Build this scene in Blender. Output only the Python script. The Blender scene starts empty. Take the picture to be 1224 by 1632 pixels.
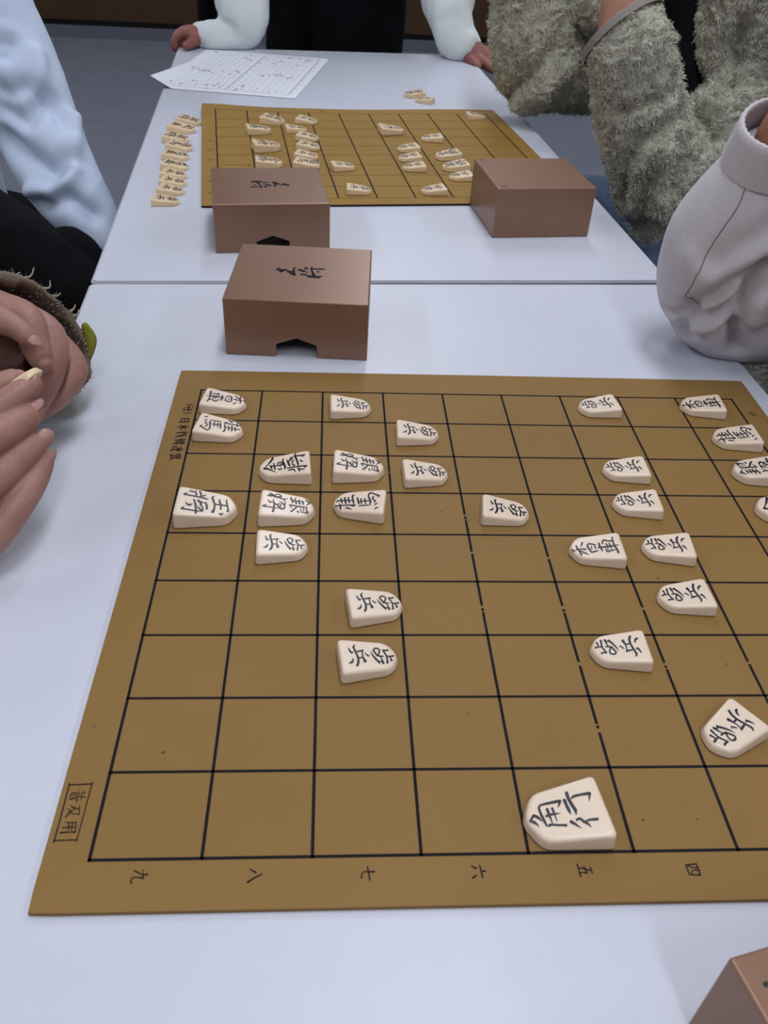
import bpy, bmesh, math, random
import numpy as np
from mathutils import Vector, Matrix, noise
from mathutils.bvhtree import BVHTree

# ------------------------------------------------------------------ scene, camera, light
scene = bpy.context.scene
COL = scene.collection
U = 0.035                      # one board cell across the players' line, in metres
Z0 = 0.70 + 0.06 * U           # height of the board surface (table top at 0.70 m)
def W(p): return Vector((p[0] * U, p[1] * U, Z0 + p[2] * U))

cam_d = bpy.data.cameras.new('camera'); cam = bpy.data.objects.new('camera', cam_d); COL.objects.link(cam)
_r = Vector((0.99796615, -0.04405046, 0.04607725)); _d = Vector((0.00881374, -0.62053321, -0.78413064)); _f = Vector((0.06313378, 0.78294195, -0.61888289))
cam.matrix_world = Matrix.Translation(W((2.30851, -4.60836, 8.0076))) @ Matrix((_r, -_d, -_f)).transposed().to_4x4()
cam_d.sensor_fit = 'VERTICAL'; cam_d.sensor_height = 36; cam_d.lens = 36 * 1375.095 / 1632
cam_d.clip_start = 0.01
cam_d.dof.use_dof = True; cam_d.dof.focus_distance = 0.50; cam_d.dof.aperture_fstop = 30
scene.camera = cam
world = bpy.data.worlds.new('world'); scene.world = world; world.use_nodes = True
world.node_tree.nodes['Background'].inputs[0].default_value = (0.5, 0.52, 0.58, 1)
world.node_tree.nodes['Background'].inputs[1].default_value = 0.3
vs = scene.view_settings
vs.view_transform = 'Standard'; vs.look = 'None'; vs.gamma = 1.0; vs.use_curve_mapping = False
vs.exposure = -0.90
LIGHT_COLOR = (0.91, 0.94, 1.0); LIGHT_WATTS = 30.0
CEIL = 2.6
LAMPS = [(x, y) for x in (-1.9, 0.35, 2.6) for y in (0.3, 2.3, 4.3)] + [(x, -1.5) for x in (-1.9, 0.35, 2.6)]  # outer two of the rear row are added fill for camera-facing surfaces

# ------------------------------------------------------------------ helpers
def tag(o, label=None, cat=None, group=None, kind=None):
    if label: o['label'] = label
    if cat: o['category'] = cat
    if group: o['group'] = group
    if kind: o['kind'] = kind
    return o
def empty(name, loc=(0, 0, 0)):
    o = bpy.data.objects.new(name, None); o.location = loc; o.empty_display_size = 0.05; COL.objects.link(o); return o
def mesh_of(name, verts, faces, smooth=True):
    me = bpy.data.meshes.new(name); me.from_pydata([tuple(v) for v in verts], [], faces); me.update()
    if smooth: me.polygons.foreach_set('use_smooth', [True] * len(me.polygons))
    return me
def link(name, me, mat=None, parent=None):
    o = bpy.data.objects.new(name, me); COL.objects.link(o)
    if mat is not None and not me.materials: me.materials.append(mat)
    if parent is not None:
        o.parent = parent
        if parent.matrix_world != Matrix.Identity(4) or parent.location.length > 0:
            o.matrix_parent_inverse = Matrix.LocRotScale(parent.location, parent.rotation_euler, parent.scale).inverted()
    return o
def link_local(name, me, mat, parent):        # mesh given in the parent's own frame
    o = bpy.data.objects.new(name, me); COL.objects.link(o)
    if mat is not None and not me.materials: me.materials.append(mat)
    o.parent = parent; return o
class MB:
    def __init__(s): s.v = []; s.f = []
    def add(s, v, f):
        n = len(s.v); s.v += [tuple(q) for q in v]; s.f += [tuple(i + n for i in q) for q in f]; return s
    def box(s, x0, x1, y0, y1, z0, z1):
        return s.add([(x, y, z) for z in (z0, z1) for y in (y0, y1) for x in (x0, x1)],
                     [(0, 2, 3, 1), (4, 5, 7, 6), (0, 1, 5, 4), (2, 6, 7, 3), (0, 4, 6, 2), (1, 3, 7, 5)])
    def mesh(s, name, smooth=False): return mesh_of(name, s.v, s.f, smooth)
def catmull(P, n):
    P = np.asarray(P, float)
    if len(P) < 2: return P
    Q = np.vstack([2 * P[0] - P[1], P, 2 * P[-1] - P[-2]]); out = []
    for i in range(len(P) - 1):
        a, b, c, d = Q[i:i + 4]
        for k in range(n):
            t = k / n
            out.append(0.5 * (2 * b + (c - a) * t + (2 * a - 5 * b + 4 * c - d) * t * t + (3 * b - a - 3 * c + d) * t ** 3))
    out.append(P[-1]); return np.array(out)
def tube(stations, seg=20, sub=5, caps=True, flat=False):
    """smooth loft through (x, y, z, r) stations with rounded ends"""
    S = catmull(stations, sub); S[:, 3] = np.maximum(S[:, 3], 1e-5)
    c = S[:, :3]; r = S[:, 3]
    if caps:
        def cap(p, q, rr):
            d = p - q; d = d / (np.linalg.norm(d) + 1e-9)
            return [(p + d * rr * math.sin(a), rr * math.cos(a)) for a in (math.radians(78), math.radians(55), math.radians(28))]
        a = [] if flat else cap(c[0], c[1], r[0]); b = cap(c[-1], c[-2], r[-1])[::-1]
        c = np.vstack([q[0] for q in a] + [c] + [q[0] for q in b]); r = np.concatenate([[q[1] for q in a], r, [q[1] for q in b]])
    d = np.gradient(c, axis=0); d /= np.linalg.norm(d, axis=1)[:, None] + 1e-12
    ref = Vector(d[0]).orthogonal().normalized(); v = []; f = []
    for i in range(len(c)):
        t = Vector(d[i]); ref = (ref - t * ref.dot(t)).normalized(); bi = t.cross(ref)
        for k in range(seg):
            a = 2 * math.pi * k / seg
            v.append(Vector(c[i]) + (ref * math.cos(a) + bi * math.sin(a)) * r[i])
    for i in range(len(c) - 1):
        for k in range(seg):
            k2 = (k + 1) % seg
            f.append((i * seg + k, i * seg + k2, (i + 1) * seg + k2, (i + 1) * seg + k))
    f.append(tuple(range(seg))[::-1]); f.append(tuple((len(c) - 1) * seg + k for k in range(seg)))
    return v, f
def wst(S): return ['flat'] * (S[0] == 'flat') + [(*W(s), s[3] * U) for s in S if s != 'flat']
def union(name, chains, voxel, smooth=6, seg=24):
    """one continuous skin over several tubes"""
    mb = MB()
    for S in chains: mb.add(*(tube(S[1:], seg, flat=True) if S[0] == 'flat' else tube(S, seg)))
    me = mb.mesh(name); ob = bpy.data.objects.new('tmp', me); COL.objects.link(ob)
    m = ob.modifiers.new('r', 'REMESH'); m.mode = 'VOXEL'; m.voxel_size = voxel; m.use_smooth_shade = True
    m = ob.modifiers.new('s', 'SMOOTH'); m.factor = 0.5; m.iterations = smooth
    dg = bpy.context.evaluated_depsgraph_get(); dg.update()
    out = bpy.data.meshes.new_from_object(ob.evaluated_get(dg)); out.name = name
    bpy.data.objects.remove(ob); bpy.data.meshes.remove(me)
    out.polygons.foreach_set('use_smooth', [True] * len(out.polygons))
    return out
def coords(me):
    a = np.empty(len(me.vertices) * 3); me.vertices.foreach_get('co', a); return a.reshape(-1, 3)
def normals(me):
    a = np.empty(len(me.vertices) * 3); me.vertices.foreach_get('normal', a); return a.reshape(-1, 3)
def setco(me, a): me.vertices.foreach_set('co', np.ascontiguousarray(a).ravel()); me.update()
def wrinkle(me, fn):
    c = coords(me); n = normals(me)
    h = np.array([fn(Vector(p), Vector(q)) for p, q in zip(c, n)]); setco(me, c + n * h[:, None])
def ridge(x): return 1 - abs(x)

# ------------------------------------------------------------------ materials
def mat(name, color, rough=0.5, spec=0.5, noise_amt=0.0, noise_scale=50, bump=0.0, bump_scale=200, color2=None, coat=0, sheen=0, sss=0, metal=0, detail=4):
    m = bpy.data.materials.new(name); m.use_nodes = True; nt = m.node_tree; b = nt.nodes['Principled BSDF']
    b.inputs['Base Color'].default_value = (*color, 1); b.inputs['Roughness'].default_value = rough
    b.inputs['Specular IOR Level'].default_value = spec; b.inputs['Metallic'].default_value = metal
    b.inputs['Coat Weight'].default_value = coat; b.inputs['Coat Roughness'].default_value = 0.12
    if sheen: b.inputs['Sheen Weight'].default_value = sheen; b.inputs['Sheen Roughness'].default_value = 0.5
    if sss:
        b.inputs['Subsurface Weight'].default_value = sss; b.inputs['Subsurface Radius'].default_value = (0.006, 0.003, 0.0015); b.inputs['Subsurface Scale'].default_value = 1.0
    tc = nt.nodes.new('ShaderNodeTexCoord')
    if noise_amt or color2:
        n = nt.nodes.new('ShaderNodeTexNoise'); n.inputs['Scale'].default_value = noise_scale; n.inputs['Detail'].default_value = detail
        nt.links.new(tc.outputs['Object'], n.inputs['Vector'])
        r = nt.nodes.new('ShaderNodeValToRGB'); c2 = color2 or tuple(c * (1 - noise_amt) for c in color)
        r.color_ramp.elements[0].position = 0.35; r.color_ramp.elements[1].position = 0.65
        r.color_ramp.elements[0].color = (*c2, 1); r.color_ramp.elements[1].color = (*color, 1)
        nt.links.new(n.outputs['Fac'], r.inputs['Fac']); nt.links.new(r.outputs['Color'], b.inputs['Base Color'])
    if bump:
        n = nt.nodes.new('ShaderNodeTexNoise'); n.inputs['Scale'].default_value = bump_scale; n.inputs['Detail'].default_value = 3
        nt.links.new(tc.outputs['Object'], n.inputs['Vector'])
        bp = nt.nodes.new('ShaderNodeBump'); bp.inputs['Strength'].default_value = bump; bp.inputs['Distance'].default_value = 0.002
        nt.links.new(n.outputs['Fac'], bp.inputs['Height']); nt.links.new(bp.outputs['Normal'], b.inputs['Normal'])
    return m
def emit(name, color, s):
    m = bpy.data.materials.new(name); m.use_nodes = True; nt = m.node_tree; nt.nodes.clear()
    e = nt.nodes.new('ShaderNodeEmission'); o = nt.nodes.new('ShaderNodeOutputMaterial')
    e.inputs[0].default_value = (*color, 1); e.inputs[1].default_value = s; nt.links.new(e.outputs[0], o.inputs[0]); return m
M = dict(
    table=mat('white_laminate', (0.58, 0.60, 0.69), 0.38, 0.4, 0.015, 90, 0.02, 900),
    table_edge=mat('table_edge', (0.40, 0.41, 0.45), 0.5, 0.4),
    steel=mat('painted_steel', (0.35, 0.36, 0.38), 0.4, 0.5, metal=0.3),
    board=mat('ochre_vinyl', (0.250, 0.145, 0.047), 0.55, 0.15, 0.05, 14, 0.05, 1500),
    board_far=mat('yellow_ochre_vinyl', (0.305, 0.180, 0.046), 0.55, 0.12, 0.05, 14, 0.05, 1500),  # same vinyl as the near board, brighter light put into the colour
    board_back=mat('dark_backing', (0.03, 0.012, 0.01), 0.7, 0.3),
    ink=mat('black_ink', (0.010, 0.009, 0.014), 0.75, 0.12),
    fadedink=mat('faded_ink', (0.09, 0.06, 0.03), 0.6, 0.2),
    piece=mat('cream_plastic', (0.755, 0.61, 0.48), 0.36, 0.45, 0.03, 60, coat=0.12, sss=0.06),
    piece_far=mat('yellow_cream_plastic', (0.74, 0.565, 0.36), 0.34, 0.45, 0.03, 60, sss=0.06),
    piece_ink=mat('piece_lettering', (0.008, 0.008, 0.018), 0.35, 0.4),
    lid=mat('bronze_plastic', (0.262, 0.145, 0.094), 0.36, 0.5, 0.04, 30, 0.03, 2200, metal=0.36),
    lid_dark=mat('dark_mark', (0.04, 0.03, 0.03), 0.6, 0.2),
    paper=mat('paper', (0.80, 0.82, 0.88), 0.8, 0.2),
    print=mat('grey_print', (0.38, 0.39, 0.47), 0.9, 0.1),
    print2=mat('pale_print', (0.71, 0.73, 0.80), 0.9, 0.1),
    floor=mat('grey_floor', (0.135, 0.148, 0.185), 0.65, 0.3, 0.10, 6, 0.05, 400),
    wall=mat('brown_panel', (0.055, 0.027, 0.010), 0.6, 0.3, 0.15, 8),
    wall_plain=mat('off_white_wall', (0.6, 0.6, 0.6), 0.8, 0.2, 0.03, 5),
    base=mat('grey_baseboard', (0.105, 0.112, 0.14), 0.6, 0.3),
    gap=mat('dark_gap', (0.008, 0.007, 0.008), 0.8, 0.1),
    binding=mat('taupe_binding', (0.27, 0.245, 0.23), 0.9, 0.15, 0.05, 40),
    wall_dark=mat('dark_curtain', (0.22, 0.21, 0.21), 0.9, 0.1),  # unseen wall behind the camera, toned dark to cut light from there
    ceiling=mat('ceiling_board', (0.75, 0.75, 0.74), 0.9, 0.1, 0.05, 30),
    housing=mat('lamp_housing', (0.8, 0.8, 0.8), 0.5, 0.4),
    skin=mat('skin', (0.375, 0.198, 0.160), 0.48, 0.4, 0.0, 45, 0.25, 420, color2=(0.32, 0.155, 0.13), sss=0.12),
    skin_red=mat('reddish_skin', (0.30, 0.105, 0.085), 0.5, 0.4, 0.0, 45, 0.2, 420, color2=(0.24, 0.085, 0.07), sss=0.1),
    skin_tan=mat('tan_skin', (0.36, 0.165, 0.10), 0.5, 0.4, 0.0, 45, 0.2, 420, color2=(0.31, 0.135, 0.08), sss=0.1),
    nail=mat('fingernail', (0.395, 0.212, 0.182), 0.38, 0.45),
    sweat=mat('lilac_sweatshirt', (0.60, 0.565, 0.605), 0.9, 0.1, 0.05, 25, 0.25, 900),
    sweat_seam=mat('seam_shadow', (0.26, 0.24, 0.26), 0.9, 0.1),  # seam line, darker grey than the sweatshirt
    rib=mat('ribbed_cuff', (0.60, 0.565, 0.595), 0.9, 0.1, 0.06, 40, 0.3, 900),
    fleece=mat('olive_fleece', (0.50, 0.485, 0.405), 0.95, 0.05, 0.3, 90),
    pile=mat('fleece_pile', (0.66, 0.64, 0.54), 0.95, 0.05, 0.0, 45, color2=(0.46, 0.445, 0.365)),
    shirt=mat('pale_blue_shirt', (0.53, 0.61, 0.78), 0.8, 0.2, 0.04, 18, 0.1, 600),
    white=mat('white_cotton', (0.74, 0.79, 0.79), 0.9, 0.15, 0.05, 20, 0.2, 700),
    hair=mat('black_hair', (0.012, 0.009, 0.008), 0.45, 0.4, 0.3, 80),
    black=mat('black_cloth', (0.006, 0.006, 0.008), 0.9, 0.1, 0.2, 30),
    jeans=mat('blue_denim', (0.12, 0.165, 0.26), 0.9, 0.1, 0.2, 120, 0.2, 900),
    dark=mat('dark_olive_cloth', (0.035, 0.038, 0.034), 0.95, 0.1, 0.35, 70, 0.4, 500),
    coat=mat('moss_green_coat', (0.27, 0.26, 0.035), 0.85, 0.2, 0.25, 40, 0.2, 600),
    lining=mat('taupe_fleece_lining', (0.25, 0.19, 0.15), 0.95, 0.1, 0.4, 120, 0.6, 300),
    lining_fuzz=mat('pale_lining_fuzz', (0.40, 0.35, 0.28), 0.95, 0.1, 0.25, 90),
)

# ------------------------------------------------------------------ room
def structure(name, me, m): o = link(name, me, m); return tag(o, kind='structure')
XL, XR, YF, YB = -3.6, 4.4, -3.2, 5.32
structure('floor', MB().box(XL - .1, XR + .1, YF - .1, YB + .3, -0.1, 0).mesh('floor'), M['floor'])
structure('ceiling', MB().box(XL - .1, XR + .1, YF - .1, YB + .3, CEIL, CEIL + .1).mesh('ceiling'), M['ceiling'])
structure('wall_left', MB().box(XL - .1, XL, YF, YB, 0, CEIL).mesh('wall_left'), M['wall_plain'])
structure('wall_right', MB().box(XR, XR + .1, YF, YB, 0, CEIL).mesh('wall_right'), M['wall_plain'])
structure('wall_front', MB().box(XL, XR, YF - .1, YF, 0, CEIL).mesh('wall_front'), M['wall_dark'])
wb = structure('wall_back', MB().box(XL, XR, YB + .012, YB + .12, 0, CEIL).mesh('wall_back'), M['wall'])
structure('baseboard_back', MB().box(XL, XR, YB, YB + .012, 0, 0.062).mesh('baseboard_back'), M['base'])
structure('trim_1', MB().box(XL, XR, YB + .004, YB + .012, 0.062, 0.088).mesh('trim_1'), M['gap'])  # dark strip standing in for the shadow line above the baseboard
places = {(x, y): {-1.5: 'rear', 0.3: 'near', 2.3: 'middle', 4.3: 'far'}[y] + ' ' + {-1.9: 'left', .35: 'centre', 2.6: 'right'}[x] for x, y in LAMPS}
for (x, y) in LAMPS:
    t = empty('ceiling_light', (x, y, CEIL)); tag(t, f'{places[(x, y)]} rectangular ceiling light above the tables', 'lamp', 'ceiling lights')
    mb = MB().box(-.16, .16, -.62, .62, -.012, 0).box(-.17, -.15, -.63, .63, -.05, 0).box(.15, .17, -.63, .63, -.05, 0).box(-.15, .15, -.63, -.61, -.05, 0).box(-.15, .15, .61, .63, -.05, 0)
    link_local('housing', mb.mesh('housing'), M['housing'], t)
    L = bpy.data.lights.new('ceiling_light', 'AREA'); L.shape = 'RECTANGLE'; L.size = 0.28; L.size_y = 1.2; L.energy = LIGHT_WATTS; L.color = LIGHT_COLOR
    lo = bpy.data.objects.new('lamp_glow', L); COL.objects.link(lo); lo.location = (0, 0, -0.03); lo.parent = t

# ------------------------------------------------------------------ tables
TABLES = []
def table(label, corner, rot, length, width):
    TABLES.append((corner[0], corner[1], rot, length, width))
    t = empty('table', (corner[0] * U, corner[1] * U, 0)); t.rotation_euler.z = rot
    tag(t, label, 'table', 'white tables pushed end to end')
    w, l = width * U, length * U; zt = 0.70; th = 0.025
    def rect(x0, x1, y0, y1, r, n=5):
        P = []
        for cx, cy, a0 in ((x1 - r, y0 + r, -90), (x1 - r, y1 - r, 0), (x0 + r, y1 - r, 90), (x0 + r, y0 + r, 180)):
            for k in range(n): a = math.radians(a0 + 90 * k / (n - 1)); P.append((cx + r * math.cos(a), cy + r * math.sin(a)))
        return P
    def slab(name, e, z0, z1, m):
        P = rect(e, w - e, e, l - e, .0035); n = len(P); v = [(x, y, z0) for x, y in P] + [(x, y, z1) for x, y in P]
        f = [tuple(range(n))[::-1], tuple(range(n, 2 * n))] + [(i, (i + 1) % n, n + (i + 1) % n, n + i) for i in range(n)]
        return link_local(name, mesh_of(name, v, f, False), m, t)
    slab('tabletop', 0.0018, zt - th, zt, M['table']); slab('edge_band', 0, zt - th + .001, zt - .0012, M['table_edge'])
    for y0 in (.04, l - .06): link_local('frame_bar', MB().box(.04, w - .04, y0, y0 + .02, zt - th - .05, zt - th).mesh('frame_bar'), M['steel'], t)
    for x in (.05, w - .05):
        for y in (.05, l - .05):
            v, f = tube([(x, y, 0.0, .014), (x, y, .33, .014), (x, y, zt - th - .01, .014)], 12, 1, caps=False)
            link_local('leg', mesh_of('leg', v, f), M['steel'], t)
table('white table at the far end with the second board and paper', (-2.985, 13.66), math.radians(3.8), 25.75, 13.36)
table('white table nearest the camera carrying the large board', (-2.985 + 25.75 * math.sin(math.radians(3.3)), 13.60 - 25.75 * math.cos(math.radians(3.3))), math.radians(3.3), 25.75, 13.36)

def rest_on_table(me, margin=.0004):
    c = coords(me); zt = 0.70 + margin
    for (cx, cy, rot, l, w) in TABLES:
        dx, dy = c[:, 0] - cx * U, c[:, 1] - cy * U; ca, sa = math.cos(rot), math.sin(rot)
        a, b = ca * dx + sa * dy, -sa * dx + ca * dy
        k = (a > 0) & (a < w * U) & (b > 0) & (b < l * U) & (c[:, 2] < zt) & (c[:, 2] > zt - .02); c[k, 2] = zt
    setco(me, c)

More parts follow.
